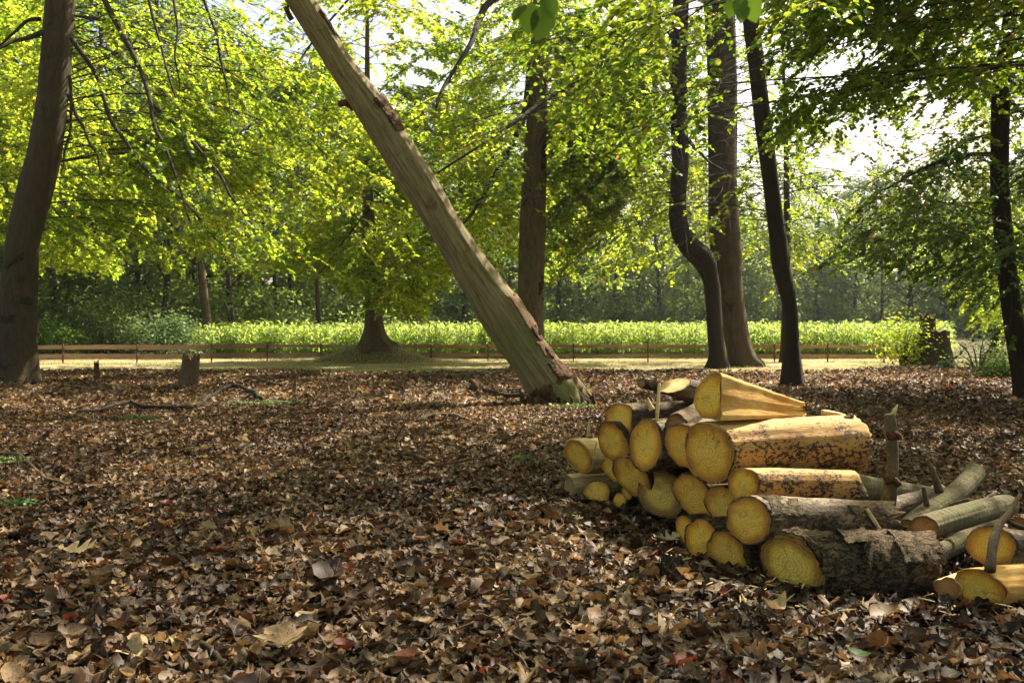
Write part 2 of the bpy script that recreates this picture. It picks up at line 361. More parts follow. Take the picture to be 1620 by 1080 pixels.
def bare_mat(name, a, b, spot=0.5, spotc=(0.03, 0.015, 0.008), thr=0.56, two=False):
    m, t, o = mat(name); v = coords(t, (0.12, 1, 1)); g = coords(t, (0.6, 1, 1)); oi = N(t, 'ObjectInfo')
    n1 = noise(t, v, 40, 6, 0.7, 0.2); n2 = noise(t, g, 5, 3, 0.6); n3 = noise(t, g, 55, 5, 0.72); n4 = noise(t, g, 9, 3, 0.6)
    c = mix(t, ramp(t, [(0.35, (0, 0, 0)), (0.65, (1, 1, 1))], n2.outputs[0]).outputs[0], a, b)
    c = mix(t, 0.7, c, ramp(t, [(0.3, (0.5, 0.42, 0.3)), (0.65, (1.1, 1.1, 1.05))], n1.outputs[0]).outputs[0], 'MULTIPLY')
    if two:      # paler upper side, orange and fungus-speckled below
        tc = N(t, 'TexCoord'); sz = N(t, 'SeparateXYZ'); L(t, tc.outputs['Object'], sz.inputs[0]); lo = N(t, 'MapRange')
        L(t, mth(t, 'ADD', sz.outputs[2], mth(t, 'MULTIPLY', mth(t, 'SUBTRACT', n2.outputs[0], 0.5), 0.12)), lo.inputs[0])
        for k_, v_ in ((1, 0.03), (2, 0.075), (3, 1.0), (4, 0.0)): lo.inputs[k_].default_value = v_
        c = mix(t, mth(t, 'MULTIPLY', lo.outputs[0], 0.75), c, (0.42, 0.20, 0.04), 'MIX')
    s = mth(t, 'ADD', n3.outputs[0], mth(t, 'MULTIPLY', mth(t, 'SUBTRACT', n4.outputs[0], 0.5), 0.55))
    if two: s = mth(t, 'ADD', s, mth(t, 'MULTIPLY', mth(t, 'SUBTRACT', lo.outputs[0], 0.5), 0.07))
    sp = ramp(t, [(thr, (0, 0, 0)), (thr + 0.04, (spot,) * 3)], s).outputs[0]
    c = mix(t, sp, c, spotc)
    pbsdf(t, o, c, 0.75, bump(t, mth(t, 'ADD', n1.outputs[0], mth(t, 'MULTIPLY', sp, 0.6)), 0.7, 0.008), 0.3); return m
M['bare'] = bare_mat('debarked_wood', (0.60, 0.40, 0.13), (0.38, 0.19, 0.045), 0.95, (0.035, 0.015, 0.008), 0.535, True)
M['bare_dark'] = bare_mat('half_barked_wood', (0.26, 0.18, 0.08), (0.10, 0.065, 0.03), 0.9, thr=0.50)
M['split'] = bare_mat('split_wood', (0.72, 0.50, 0.15), (0.52, 0.25, 0.04), 0.5, (0.25, 0.10, 0.03), 0.66)
M['splinter'] = bare_mat('splinter_wood', (0.66, 0.50, 0.24), (0.55, 0.38, 0.15), 0.2, (0.3, 0.15, 0.05), 0.7)
def rail_mat():
    m, t, o = mat('weathered_rail'); v = coords(t, (0.3, 1, 4)); n = noise(t, v, 6, 5, 0.7); n2 = noise(t, coords(t), 0.25, 2)
    c = ramp(t, [(0.3, (0.30, 0.16, 0.10)), (0.7, (0.58, 0.36, 0.25))], n.outputs[0]).outputs[0]
    c = mix(t, ramp(t, [(0.45, (0, 0, 0)), (0.6, (0.6,) * 3)], n2.outputs[0]).outputs[0], c, (0.16, 0.11, 0.08))
    pbsdf(t, o, c, 0.85, bump(t, n.outputs[0], 0.4, 0.01), 0.2); return m
M['rail'] = rail_mat()
M['rust'] = bark_mat('rusty_post', (0.22, 0.09, 0.05), (0.12, 0.045, 0.03), scars=False, mossa=0.0)

# ---------------------------------------------------------------- ground
def gz(x, y):
    x = np.asarray(x, float); y = np.asarray(y, float)
    P = np.stack([x, y, np.zeros_like(x)], -1)
    fade = np.clip((40 - y) / 6, 0, 1)
    return (0.05 * vnoise(P, 0.35, 3) + 0.03 * vnoise(P, 1.1, 4) + 0.012 * vnoise(P, 3.5, 5)) * fade
def litter_edge(x):
    x = np.asarray(x, float)
    e = 35.3 + 1.2 * vnoise(np.stack([x, x * 0, x * 0], -1), 0.3, 9) + 0.5 * vnoise(np.stack([x, x * 0, x * 0], -1), 1.3, 10)
    return e + np.clip((x - 9) / 6, 0, 1) * 2.5
def sheet(name, xs, ys, mat_, zf, parent=None):
    X, Y = np.meshgrid(xs, ys); Z = zf(X, Y)
    V = np.stack([X, Y, Z], -1).reshape(-1, 3)
    F_ = grid_faces(len(ys), len(xs), False)
    return mk(name, V, [F_], mat_, parent)
xs = np.concatenate([[-600, -200, -80, -45], np.arange(-30, 30.1, 0.2), [45, 80, 200, 600]])
ys = np.concatenate([[-200, -60, -25, -12], np.arange(-6, 40.1, 0.2), [60, 120, 300, 1500]])
tag(sheet('ground', xs, ys, M['ground'], lambda X, Y: gz(X, Y) * (np.abs(X) < 31) - 0.02), kind='structure')
vx = np.arange(-60, 60.1, 0.5)
V = []; cols = np.linspace(0, 1, 26)
for x in vx:
    y0 = float(litter_edge(x)) - 0.6
    for c in cols: V.append((x, y0 + c * (56.0 - y0), 0.0))
V = np.array(V); V[:, 2] = 0.012 + 0.03 * (vnoise(V, 0.5, 21) + 1) * np.clip((V[:, 1] - litter_edge(V[:, 0])) / 1.5, 0, 1)
tag(mk('grass_verge', V, [grid_faces(len(vx), len(cols), False)], M['verge']), kind='structure')
tag(sheet('field', np.linspace(-120, 140, 40), np.linspace(50.5, 135, 30), M['field'], lambda X, Y: 0.09 + np.maximum(Y - 50, 0) * 0.012), kind='structure')

# grass blades on the verge
def blades(n, rng, x0, x1, y0, y1, h0, h1, w, keep=None, zf=None, clump=0.0):
    x = rng.uniform(x0, x1, n); y = rng.uniform(y0, y1, n)
    if keep is not None:
        k = keep(x, y, rng); x = x[k]; y = y[k]; n = len(x)
    z = zf(x, y) if zf else np.zeros(n)
    h = rng.uniform(h0, h1, n); a = rng.uniform(0, 6.28, n); l = rng.uniform(0.1, 0.7, n) * h
    dx = np.cos(a); dy = np.sin(a); B = np.stack([x, y, z], -1)
    s = np.stack([-dy, dx, 0 * dx], -1) * w / 2
    mid = B + np.stack([dx * l * 0.3, dy * l * 0.3, h * 0.6], -1); tip = B + np.stack([dx * l, dy * l, h], -1)
    V = np.stack([B - s, B + s, mid + s * 0.7, mid - s * 0.7, tip], 1).reshape(-1, 3)
    i = np.arange(n)[:, None] * 5
    return V, np.array([[0, 1, 2, 3]]) + i, np.array([[3, 2, 4]]) + i, np.repeat(rng.uniform(0, 1, n), 5)
r_ = rs(11)
V, q, t3, ti = blades(70000, r_, -26, 30, 34.5, 51, 0.04, 0.14, 0.02,
                      lambda x, y, r: (y > litter_edge(x) + r.uniform(-0.5, 0.6, len(x))) & (vnoise(np.stack([x, y * 2, 0 * x], -1), 0.35, 8) + r.uniform(-0.7, 0.7, len(x)) > -0.1))
tag(mk('verge_grass', V, [q, t3], M['grass'], tint=ti), 'short dry yellow green grass between the leaf litter and the rail fence', 'grass', kind='stuff')

# ---------------------------------------------------------------- leaf litter
TT = {}
def leaf_template(kind, S):
    t = np.linspace(0, 1, S)
    if kind == 0: w = np.sin(math.pi * t ** 0.85) ** 0.8 * 0.30
    elif kind == 1:
        w = (0.10 + 0.26 * np.sin(math.pi * np.clip(t, 0, 1) ** 1.2)) * (1 + 0.55 * np.sin(t * 2 * math.pi * 3.2 + 0.6)); w[0] = 0.01; w[-1] = 0.04
    elif kind == 2: w = np.interp(t, [0, .15, .3, .42, .55, .7, .85, 1], [0.02, .34, .20, .46, .20, .26, .12, .0])
    else: w = np.sin(math.pi * t ** 0.6) ** 0.7 * 0.38
    return t, np.maximum(w, 0.004)
def litter(n, rng, xy, S, size, name, zamp, tilt, kinds=(0, 0, 1, 2, 3), curl=1.0, zoff=0.0, tintf=None):
    """n crinkled leaves as one array of vertices"""
    x, y = xy; n = len(x)
    kd = rng.choice(len(kinds), n); t = np.linspace(0, 1, S)
    Wd = np.stack([leaf_template(k, S)[1] for k in kinds])[kd] * rng.uniform(0.75, 1.25, n)[:, None]
    Ln = rng.uniform(size[0], size[1], n) * np.where(rng.rand(n) < 0.06, 1.35, 1)
    u = (t[None, :] - 0.5) * Ln[:, None]                         # along
    wv = Wd * Ln[:, None]
    jag = 1 + 0.09 * rng.randn(n, S, 2)
    k1 = rng.normal(0, 1.8, n) * curl / Ln * 0.5; k2 = rng.normal(1.5, 3.6, n) * curl / Ln; fold = rng.normal(0.15, 0.35, n) * curl
    sk = rng.normal(0, 0.25, n)
    X = np.stack([u, u, u], 2); Yv = np.stack([-wv * jag[:, :, 0], u ** 2 * sk[:, None] / Ln[:, None] * 2, wv * jag[:, :, 1]], 2)
    Z = (k1[:, None, None] * X ** 2 + k2[:, None, None] * Yv ** 2 + fold[:, None, None] * np.abs(Yv)
         + rng.randn(n, S, 3) * (0.010 * Ln * curl)[:, None, None] + (X * Yv) * (rng.normal(0, 6, n) * curl)[:, None, None])
    Z = np.clip(Z, -0.35 * Ln[:, None, None], 0.35 * Ln[:, None, None])
    P = np.stack([X, Yv, Z], -1).reshape(n, -1, 3)
    flip = np.where(rng.rand(n) < 0.5, 1, -1); P[:, :, 2] *= flip[:, None]
    a = rng.uniform(0, 6.283, n); b = rng.normal(0, tilt, n); c = rng.normal(0, tilt, n)
    ca, sa, cb, sb, cc, sc_ = np.cos(a), np.sin(a), np.cos(b), np.sin(b), np.cos(c), np.sin(c)
    z0 = np.zeros(n); o1 = np.ones(n)
    Rx = np.stack([o1, z0, z0, z0, cb, -sb, z0, sb, cb], -1).reshape(n, 3, 3)
    Ry = np.stack([cc, z0, sc_, z0, o1, z0, -sc_, z0, cc], -1).reshape(n, 3, 3)
    Rz = np.stack([ca, -sa, z0, sa, ca, z0, z0, z0, o1], -1).reshape(n, 3, 3)
    P = np.einsum('nij,nkj->nki', Rz @ Ry @ Rx, P)
    base = np.stack([x, y, gz(x, y) + zoff + rng.uniform(0, 1, n) ** 1.3 * zamp], -1)
    P = P + base[:, None, :]
    g = gz(P[..., 0], P[..., 1]) - 0.015; P[..., 2] = np.maximum(P[..., 2], g)
    V = P.reshape(-1, 3)
    uv = np.stack([np.repeat(t, 3), np.tile([0.0, 0.5, 1.0], S)], -1); UV = np.tile(uv, (n, 1)) + np.repeat(rng.randint(0, 1, (n, 1)), S * 3, 0)
    fq = grid_faces(S, 3, False)
    Fq = (fq[None] + (np.arange(n) * S * 3)[:, None, None]).reshape(-1, 4)
    tint = rng.beta(2.0, 2.2, n) if tintf is None else tintf(x, y, rng, n)
    tint = np.where(rng.rand(n) < 0.02, 1.0, np.clip(tint, 0, 0.97))
    return V, Fq, UV, np.repeat(tint, S * 3)
def in_cone(n, rng, y0, y1, margin=2.0):
    y = np.sqrt(rng.uniform(y0 ** 2, y1 ** 2, n)); x = rng.uniform(-1, 1, n) * (0.53 * y + margin)
    return x, y
def tintf(x, y, r, n):
    p = vnoise(np.stack([x, y, 0 * x], -1), 0.6, 31) * 0.16 + vnoise(np.stack([x, y, 0 * x], -1), 2.3, 32) * 0.10 + np.clip((y - 8) / 22, 0, 1) * 0.17 - 0.03  # leaves get paler with distance: the sunlit band is put into their tint
    return np.clip(r.beta(1.7, 2.5, n) + p, 0, 0.97)
r_ = rs(21); B = []
def addl(n, S, size, y0, y1, zamp, tilt, curl, margin=2.0, keep=None, zoff=0.0):
    x, y = in_cone(n, r_, y0, y1, margin)
    k = y < litter_edge(x) + r_.normal(0, 0.35, len(x)); x = x[k]; y = y[k]
    if keep is not None:
        k = keep(x, y); x = x[k]; y = y[k]
    B.append(litter(n, r_, (x, y), S, size, '', zamp, tilt, curl=curl, tintf=tintf, zoff=zoff))
addl(25000, 9, (0.042, 0.098), 1.6, 6.0, 0.05, 0.24, 1.0, 1.2)
addl(1700, 9, (0.08, 0.15), 1.6, 7.0, 0.045, 0.24, 1.3, 1.2, zoff=0.016)
addl(54000, 6, (0.046, 0.10), 6.0, 11.0, 0.05, 0.26, 1.0)
addl(70000, 5, (0.055, 0.115), 11.0, 19.0, 0.05, 0.28, 1.0)
addl(52000, 4, (0.09, 0.16), 19.0, 41.0, 0.06, 0.36, 1.0, 3.0)
Vs, Fs_, Us, Ts = [], [], [], []; k = 0
for v, f, u, ti in B: Vs.append(v); Fs_.append(f + k); Us.append(u); Ts.append(ti); k += len(v)
tag(mk('leaf_litter', np.concatenate(Vs), [np.concatenate(Fs_)], M['litter'], tint=np.concatenate(Ts), uv=np.concatenate(Us)),
    'thick carpet of crinkled brown fallen leaves over the whole clearing', 'fallen leaves', kind='stuff')
B = None
# fine twigs and bark crumbs among the leaves
mb = MB(); r_ = rs(22)
for i in range(420):
    y = math.sqrt(r_.uniform(2.6 ** 2, 20 ** 2)); x = r_.uniform(-1, 1) * (0.53 * y + 1)
    if 0.2 < x < 4.5 and 4.9 < y < 8.6: continue
    a = r_.uniform(0, 6.28); Ln = r_.uniform(0.08, 0.42); k = 5
    tt = np.linspace(-0.5, 0.5, k); b = r_.normal(0, 0.25)
    P = np.stack([x + np.cos(a) * tt * Ln - np.sin(a) * b * tt ** 2 * Ln, y + np.sin(a) * tt * Ln + np.cos(a) * b * tt ** 2 * Ln, 0 * tt], -1)
    P[:, 2] = gz(P[:, 0], P[:, 1]) + 0.055 + r_.normal(0, 0.008, k)
    mb.add(*tube(P, np.linspace(1, 0.5, k) * r_.uniform(0.002, 0.006), 5))
tag(mb.build('twig_debris', M['stick']), 'fine dead twigs scattered through the brown leaves', 'twigs', kind='stuff')

# ---------------------------------------------------------------- trunks
def trunk_px(samples, d, zext=None, lean=0.0, below=0.25):
    """samples: (row, left, right) in the photograph from bottom to top -> centre line and radii at distance d"""
    P = []; r = []
    for row, a, b in samples:
        dd = d
        P.append(W((a + b) / 2, row, dd)); r.append((b - a) / 2 / F * dd)
    P = np.array(P); r = np.array(r)
    P[:, 1] += lean * (P[:, 2] - P[0, 2])
    if zext:
        v = (P[-1] - P[-2]); v = v / np.linalg.norm(v); v = v * 0.5 + np.array([0, 0, 0.5]); m = (zext - P[-1, 2]) / v[2]
        P = np.vstack([P, P[-1] + v * m * 0.5, P[-1] + v * m]); r = np.append(r, [r[-1] * 0.75, r[-1] * 0.3])
    P = np.vstack([P[0] - np.array([0, 0, below]), P]); r = np.append(r[0] * 1.05, r)
    n = max(24, int((P[-1, 2] - P[0, 2]) / 0.16))
    S = smooth_path(np.hstack([P, r[:, None]]), n)
    return S[:, :3], np.maximum(S[:, 3], 0.02)
def rootflare(zs, base, amp, k, ph, hh=0.6):
    z = zs
    def f(i, th):
        a = np.exp(-np.maximum(z[i] - base, 0) / hh)
        return 1 + amp * a * (0.5 + 0.5 * np.sin(k * th + ph)) ** 1.5 + 0.04 * np.sin(3 * th + z[i] * 0.7) + 0.03 * np.sin(5 * th + z[i] * 0.4 + ph)
    return f

def polyp(pts, d, d2=None, n=24):
    d2 = d if d2 is None else d2; m = len(pts)
    P = np.array([W(p[0], p[1], d + (d2 - d) * i / max(1, m - 1)) for i, p in enumerate(pts)])
    return smooth_path(P, n)

# ---------------------------------------------------------------- foliage
def rand_branches(rng, trunkP, n, z0, z1, ln, az=(0, 6.283), up=(0.1, 0.7), droop=(0.25, 0.6), K=12, taper_top=True):
    out = []
    zs = trunkP[:, 2]
    for i in range(n):
        z = rng.uniform(z0, z1); k = int(np.argmin(abs(zs - z))); b = trunkP[k]
        a = rng.uniform(*az); e = rng.uniform(*up); l = rng.uniform(*ln)
        if taper_top: l *= 1.0 - 0.5 * max(0, (z - z0) / (z1 - z0 + 1e-6)) ** 2
        d = np.array([math.sin(a) * math.cos(e), math.cos(a) * math.cos(e), math.sin(e)])
        t = np.linspace(0, 1, K)[:, None]
        P = b + d * l * t + np.array([0, 0, -1.0]) * rng.uniform(*droop) * l * t ** 2
        w = rng.normal(0, 0.05 * l, (3,)); P = P + np.sin(t * rng.uniform(3, 7)) * w * np.array([1, 1, 0.4]) * t
        out.append(P)
    return out
def secondaries(rng, paths, per_m=0.9, frac=(0.25, 0.5), tmin=0.22, droop=0.35, K=7):
    out = []
    for P in paths:
        seg = np.linalg.norm(np.diff(P, axis=0), axis=1); l = seg.sum(); m = max(2, int(l * per_m)); K0 = len(P)
        for j in range(m):
            t = tmin + (1 - tmin) * (j + rng.rand()) / m; u = t * (K0 - 1); i = min(int(u), K0 - 2); f = u - i
            b = P[i] * (1 - f) + P[i + 1] * f; d = P[i + 1] - P[i]; d = d / np.linalg.norm(d)
            s = 1 if (j % 2) else -1; a = s * rng.uniform(0.5, 1.1)
            h = np.array([d[0] * math.cos(a) - d[1] * math.sin(a), d[0] * math.sin(a) + d[1] * math.cos(a), d[2] * 0.5 + rng.normal(0, 0.12)])
            h = h / (np.linalg.norm(h) + 1e-9)
            L2 = l * rng.uniform(*frac) * (1.15 - 0.6 * t); tt = np.linspace(0, 1, K)[:, None]
            out.append(b + h * L2 * tt + np.array([0, 0, -1.0]) * droop * rng.uniform(0.4, 1.3) * L2 * tt ** 2 + np.sin(tt * 6) * rng.normal(0, 0.03 * L2, 3) * tt)
    return out
DENS = 2.6
NLEAF = [0]
def leafy(rng, paths, size, twig_m=4.5, twig_len=(0.35, 0.9), gap=0.075, keep=None, folded=True, droop=0.5, ltilt=0.45, dens=1.0):
    """twigs along every path, leaves along every twig; returns leaves (V,F,tint) and twig centre lines"""
    Bp, Bd, Tl = [], [], []
    for P in paths:
        seg = np.linalg.norm(np.diff(P, axis=0), axis=1); l = seg.sum(); K = len(P); m = max(2, int(l * twig_m))
        t = 0.12 + 0.88 * (np.arange(m) + rng.rand(m)) / m; u = t * (K - 1); i = np.minimum(u.astype(int), K - 2); f = (u - i)[:, None]
        b = P[i] * (1 - f) + P[i + 1] * f; d = P[i + 1] - P[i]; d /= np.linalg.norm(d, axis=1)[:, None]
        a = np.where(np.arange(m) % 2, 1, -1) * rng.uniform(0.4, 1.2, m)
        h = np.stack([d[:, 0] * np.cos(a) - d[:, 1] * np.sin(a), d[:, 0] * np.sin(a) + d[:, 1] * np.cos(a), d[:, 2] * 0.4 + rng.normal(0, 0.15, m)], -1)
        h /= np.linalg.norm(h, axis=1)[:, None] + 1e-9
        Bp.append(b); Bd.append(h); Tl.append(rng.uniform(*twig_len, m) * (1.15 - 0.5 * t))
    Bp = np.concatenate(Bp); Bd = np.concatenate(Bd); Tl = np.concatenate(Tl)
    if keep is not None:
        k = keep(Bp + Bd * Tl[:, None] * 0.5, rng); Bp = Bp[k]; Bd = Bd[k]; Tl = Tl[k]
    T = len(Bp); K = max(3, int(np.mean(twig_len) / gap * DENS))
    s = (np.arange(K)[None, :] + rng.rand(T, K)) / K; s = 0.1 + 0.9 * s
    dz = np.zeros((T, K, 3)); dz[..., 2] = -droop * (s ** 2) * Tl[:, None]
    O = Bp[:, None] + Bd[:, None] * (s * Tl[:, None])[..., None] + dz
    dirx = Bd.copy(); dirx[:, 2] -= droop * 0.6
    side = np.stack([-Bd[:, 1], Bd[:, 0], 0 * Bd[:, 0]], -1); side /= np.linalg.norm(side, axis=1)[:, None] + 1e-9
    sg = np.where(np.arange(K) % 2, 1, -1)[None, :, None]
    ax = dirx[:, None] * 0.55 + side[:, None] * sg * 0.8 + rng.normal(0, 0.28, (T, K, 3)); ax[..., 2] -= 0.15
    ax /= np.linalg.norm(ax, axis=-1)[..., None]
    up = np.array([0, 0, 1.0]) + rng.normal(0, ltilt, (T, K, 3))
    sv = np.cross(up, ax); sv /= np.linalg.norm(sv, axis=-1)[..., None] + 1e-9
    nv = np.cross(ax, sv)
    O = O.reshape(-1, 3); ax = ax.reshape(-1, 3); sv = sv.reshape(-1, 3); nv = nv.reshape(-1, 3); n = len(O)
    ln = size * rng.uniform(0.65, 1.2, n)[:, None]; wd = ln * 0.37
    NLEAF[0] += n
    if folded:
        V = np.stack([O, O + ax * ln * 0.30 + sv * wd + nv * ln * 0.06, O + ax * ln * 0.70 + sv * wd * 0.85 + nv * ln * 0.04, O + ax * ln - nv * ln * 0.08,
                      O + ax * ln * 0.70 - sv * wd * 0.85 + nv * ln * 0.04, O + ax * ln * 0.30 - sv * wd + nv * ln * 0.06], 1).reshape(-1, 3)
        Fq = (np.array([[0, 1, 2, 3], [0, 3, 4, 5]])[None] + (np.arange(n) * 6)[:, None, None]).reshape(-1, 4); per = 6
    else:
        V = np.stack([O, O + ax * ln * 0.5 + sv * wd * 1.15, O + ax * ln, O + ax * ln * 0.5 - sv * wd * 1.15], 1).reshape(-1, 3)
        Fq = np.arange(n * 4).reshape(-1, 4); per = 4
    tt = np.clip(rng.normal(0.45, 0.24, n) + vnoise(O, 0.45, 77) * 0.28, 0, 0.92); tt = np.where(rng.rand(n) < 0.012, 1.0, tt)
    tw = (Bp, Bp + Bd * Tl[:, None] * 0.5 + np.array([0, 0, -droop * 0.25]) * Tl[:, None], Bp + Bd * Tl[:, None] + np.array([0, 0, -droop]) * Tl[:, None])
    return V, Fq, np.repeat(tt, per), tw
def twig_mesh(mb, tw, r=0.006):
    """three-sided tapered twigs, all at once"""
    A, B_, C = tw; n = len(A); rings = []
    off = np.array([[1, 0, 0], [-0.5, 0.4, 0.7], [-0.5, -0.4, -0.7]])
    for P, q in ((A, 1.0), (B_, 0.7), (C, 0.3)): rings.append(P[:, None, :] + off[None] * r * q)
    V = np.stack(rings, 1).reshape(-1, 3); Fq = (grid_faces(3, 3)[None] + (np.arange(n) * 9)[:, None, None]).reshape(-1, 4)
    mb.add(V, [Fq])

# where the crowns of the nearer trees leave the view open
GAPS = [(1290, 118, 62, 44), (1345, 75, 52, 34), (1420, 225, 85, 48), (1490, 175, 62, 44), (1335, 185, 40, 24), (1395, 285, 55, 26), (1230, 95, 26, 40), (145, 14, 26, 22),
        (1460, 125, 36, 24), (1180, 150, 14, 60), (455, 290, 60, 60), (1345, 290, 60, 22)]
LOWX = [-300, 60, 150, 300, 380, 430, 520, 560, 600, 660, 700, 760, 830, 900, 960, 1040, 1070, 1110, 1170, 1215, 1280, 1360, 1430, 1460, 1500, 1560, 1620, 2000]
LOWY = [440, 452, 440, 440, 445, 425, 440, 470, 505, 505, 450, 420, 430, 470, 440, 440, 475, 430, 420, 480, 430, 420, 440, 450, 480, 540, 590, 600]
def lowline(P, low=0, lown=18):
    px, py = proj(P)
    return (py < np.interp(px, LOWX, LOWY) + low + lown * vnoise(P, 0.8, 55) - 8) | (P[:, 1] < 0.5)
def sun_ground(P, h=0.0):
    return P[:, 0] - SUNV[0] / SUNV[2] * (P[:, 2] - h), P[:, 1] - SUNV[1] / SUNV[2] * (P[:, 2] - h)
def open_to_sun(P):
    """where leaves are left out along the sun rays, to light pile, litter and verge"""
    x, y = sun_ground(P, 0.6); Q = np.stack([x, y, 0 * x], -1)
    pile = (np.exp(-(((x - 1.75) / 1.25) ** 2 + ((y - 6.35) / 1.5) ** 2) ** 2) > 0.4) & (vnoise(Q, 1.5, 64) > -0.6)
    far = (y > 25) & (y < 39) & (x > 1) & (x < 18) & (vnoise(Q, 0.5, 65) > -0.45 - 0.06 * (y - 30))
    far2 = (y > 14) & (y < 39) & (x < 6) & (vnoise(Q * np.array([1, 0.6, 1]), 0.6, 66) > 0.12 - 0.02 * (y - 20))
    verge = (y > 37) & (y < 50) & (x > -20) & (x < 20) & (vnoise(Q, 0.3, 67) > -0.45) & ~((x > -13) & (x < -2))
    return pile | far | far2 | verge
def keep_view(gap=0.28, low=0, lown=18):
    def f(P, rng):
        px, py = proj(P); front = P[:, 1] > 0.5
        k = lowline(P, low, lown)
        for nm, prob in (('LT', 0.02), ('MT', 0.06), ('T1', 0.05), ('T2', 0.10), ('T3', 0.05), ('T4', 0.35)):      # stems that stand clear of their leaves
            Pt = TRUNKS[nm][2]; rt = TRUNKS[nm][3]; tx, ty = proj(Pt[2:]); o = np.argsort(-ty)
            cx = np.interp(-py, -ty[o], tx[o]); hw = np.interp(-py, -ty[o], rt[2:][o] / Pt[2:][o][:, 1] * F)
            if nm == 'MT': prob = np.where(py < 110, 0.8, prob)
            k &= ~((abs(px - cx) < hw + 11) & (P[:, 1] < Pt[5, 1]) & (rng.rand(len(P)) > prob))
        k &= ~(open_to_sun(P) & (rng.rand(len(P)) > 0.12))
        for gx, gy, rx, ry in GAPS:
            q = ((px - gx) / rx / 0.85) ** 2 + ((py - gy) / ry / 0.85) ** 2 + 0.5 * vnoise(P, 0.9, 56)
            k &= ~((q < 1) & (rng.rand(len(P)) > gap))
        return k | ~front
    f.low = low
    return f
def crown_parts(root, off, paths, rng, size, mat_=None, keep=None, sec=True, seed=0, twigr=0.0045, brr=0.013, extra=None, per_m=0.9, **kw):
    allp = list(paths) + (secondaries(rng, paths, per_m) if sec else [])
    if extra: allp = allp + list(extra)
    if keep is not None:
        cut = []
        for P in allp:
            ok = lowline(P, getattr(keep, 'low', 0)); m_ = len(P) if ok.all() else int(np.argmin(ok))
            if m_ >= 3: cut.append(P[:m_])
        allp = cut
    V, Fq, ti, tw = leafy(rng, allp, size, keep=keep, **kw)
    mb = MB(); twig_mesh(mb, tw, twigr)
    for P in allp:
        l = np.linalg.norm(P[-1] - P[0]); mb.add(*tube(P, np.linspace(1, 0.25, len(P)) * (brr * (0.35 + 0.16 * l)), 5, cap=False))
    mb.build('twigs', M['twig'], root, off)
    return V, Fq, ti

TREES = {}
def make_tree(name, base, label, cat, group=None):
    t = empty(name, base, label, cat, group); return t

TRUNKS = {}          # name -> (root, base offset, path, radii)
def tree_root(key, samples, d, label, mat_key, zext, name='beech_tree', lean=0.0, group=None, flare=(0.5, 5, 0.0, 0.45), namp=0.05, seg=36, seed=0, cat='tree', gzb=None):
    P, r = trunk_px(samples, d, zext, lean)
    base = P[0] + np.array([0, 0, 0.25])
    root = empty(name, base, label, cat, group)
    V, Fs = tube(P, r, seg, namp, 1.6, seed, flare=rootflare(P[:, 2], base[2], flare[0], flare[1], flare[2], flare[3]), th0=math.pi / 2)
    mk('trunk', V - base, Fs, M[mat_key], root)
    TRUNKS[key] = (root, base, P, r)
    return root, base, P, r
def straight(x, y, h, r0, lean=(0, 0)):
    t = np.linspace(0, 1, 60)[:, None]
    P = np.array([x, y, -0.25]) + np.array([lean[0], lean[1], h + 0.25]) * t
    P = P + np.sin(t * 5 + x) * np.array([0.15, 0.1, 0]) * t
    return P, r0 * (1 - 0.75 * t[:, 0])
def offframe_tree(key, x, y, h, r0, label):
    P, r = straight(x, y, h, r0); base = np.array([x, y, 0.0]); root = empty('beech_tree', base, label, 'tree')
    V, Fs = tube(P, r, 28, 0.05, 1.6, 3, flare=rootflare(P[:, 2], 0, 0.5, 5, 1.0, 0.45)); mk('trunk', V - base, Fs, M['beech'], root)
    TRUNKS[key] = (root, base, P, r)

tree_root('LT', [(603, -5, 60), (590, 0, 58), (540, 0, 56), (500, 2, 56), (450, 5, 58), (400, 11, 60), (360, 17, 67), (330, 24, 76), (300, 31, 84), (240, 47, 96), (180, 57, 103), (130, 62, 108), (60, 67, 113), (0, 72, 117)],
          28.0, 'thick grey-brown beech at the left edge, bending right, with a black-stained foot', 'beech', 17, flare=(0.25, 5, 1.0, 0.35))
tree_root('MT', [(592, 806, 868), (560, 814, 862), (520, 817, 859), (460, 818, 859), (400, 820, 861), (360, 822, 863), (250, 829, 865), (170, 834, 866), (100, 838, 868), (20, 842, 870)],
          36.0, 'straight brown beech standing right behind the leaning dead trunk', 'beech_mid', 19, seed=4, flare=(0.25, 5, 0, 0.4))
tree_root('T1', [(583, 1117, 1155), (560, 1122, 1149), (520, 1119, 1143), (470, 1115, 1140), (440, 1110, 1136), (412, 1094, 1130), (388, 1072, 1106), (360, 1060, 1090), (320, 1059, 1085), (250, 1063, 1090), (160, 1060, 1086), (60, 1062, 1087), (0, 1065, 1090)],
          37.0, 'dark beech trunk with an S-shaped crook low down, left of the close pair', 'beech_dark', 17, seed=5, flare=(0.15, 5, 0, 0.3))
tree_root('T2', [(582, 1150, 1205), (560, 1152, 1192), (520, 1144, 1183), (450, 1134, 1173), (400, 1124, 1172), (350, 1121, 1169), (250, 1121, 1164), (100, 1118, 1164), (0, 1114, 1158)],
          38.8, 'thick straight red-brown beech of the close pair, right of the crooked one', 'beech_red', 19, seed=6, flare=(0.3, 6, 0, 0.4))
tree_root('T3', [(611, 1234, 1274), (560, 1239, 1266), (480, 1237, 1260), (420, 1221, 1249), (380, 1217, 1244), (300, 1208, 1233), (200, 1195, 1221), (100, 1184, 1209), (30, 1175, 1201)],
          25.6, 'slender dark beech leaning left, alone in the leaf litter behind the wedge-shaped log', 'beech_dark', 12, seed=7, flare=(0.35, 4, 0, 0.2))
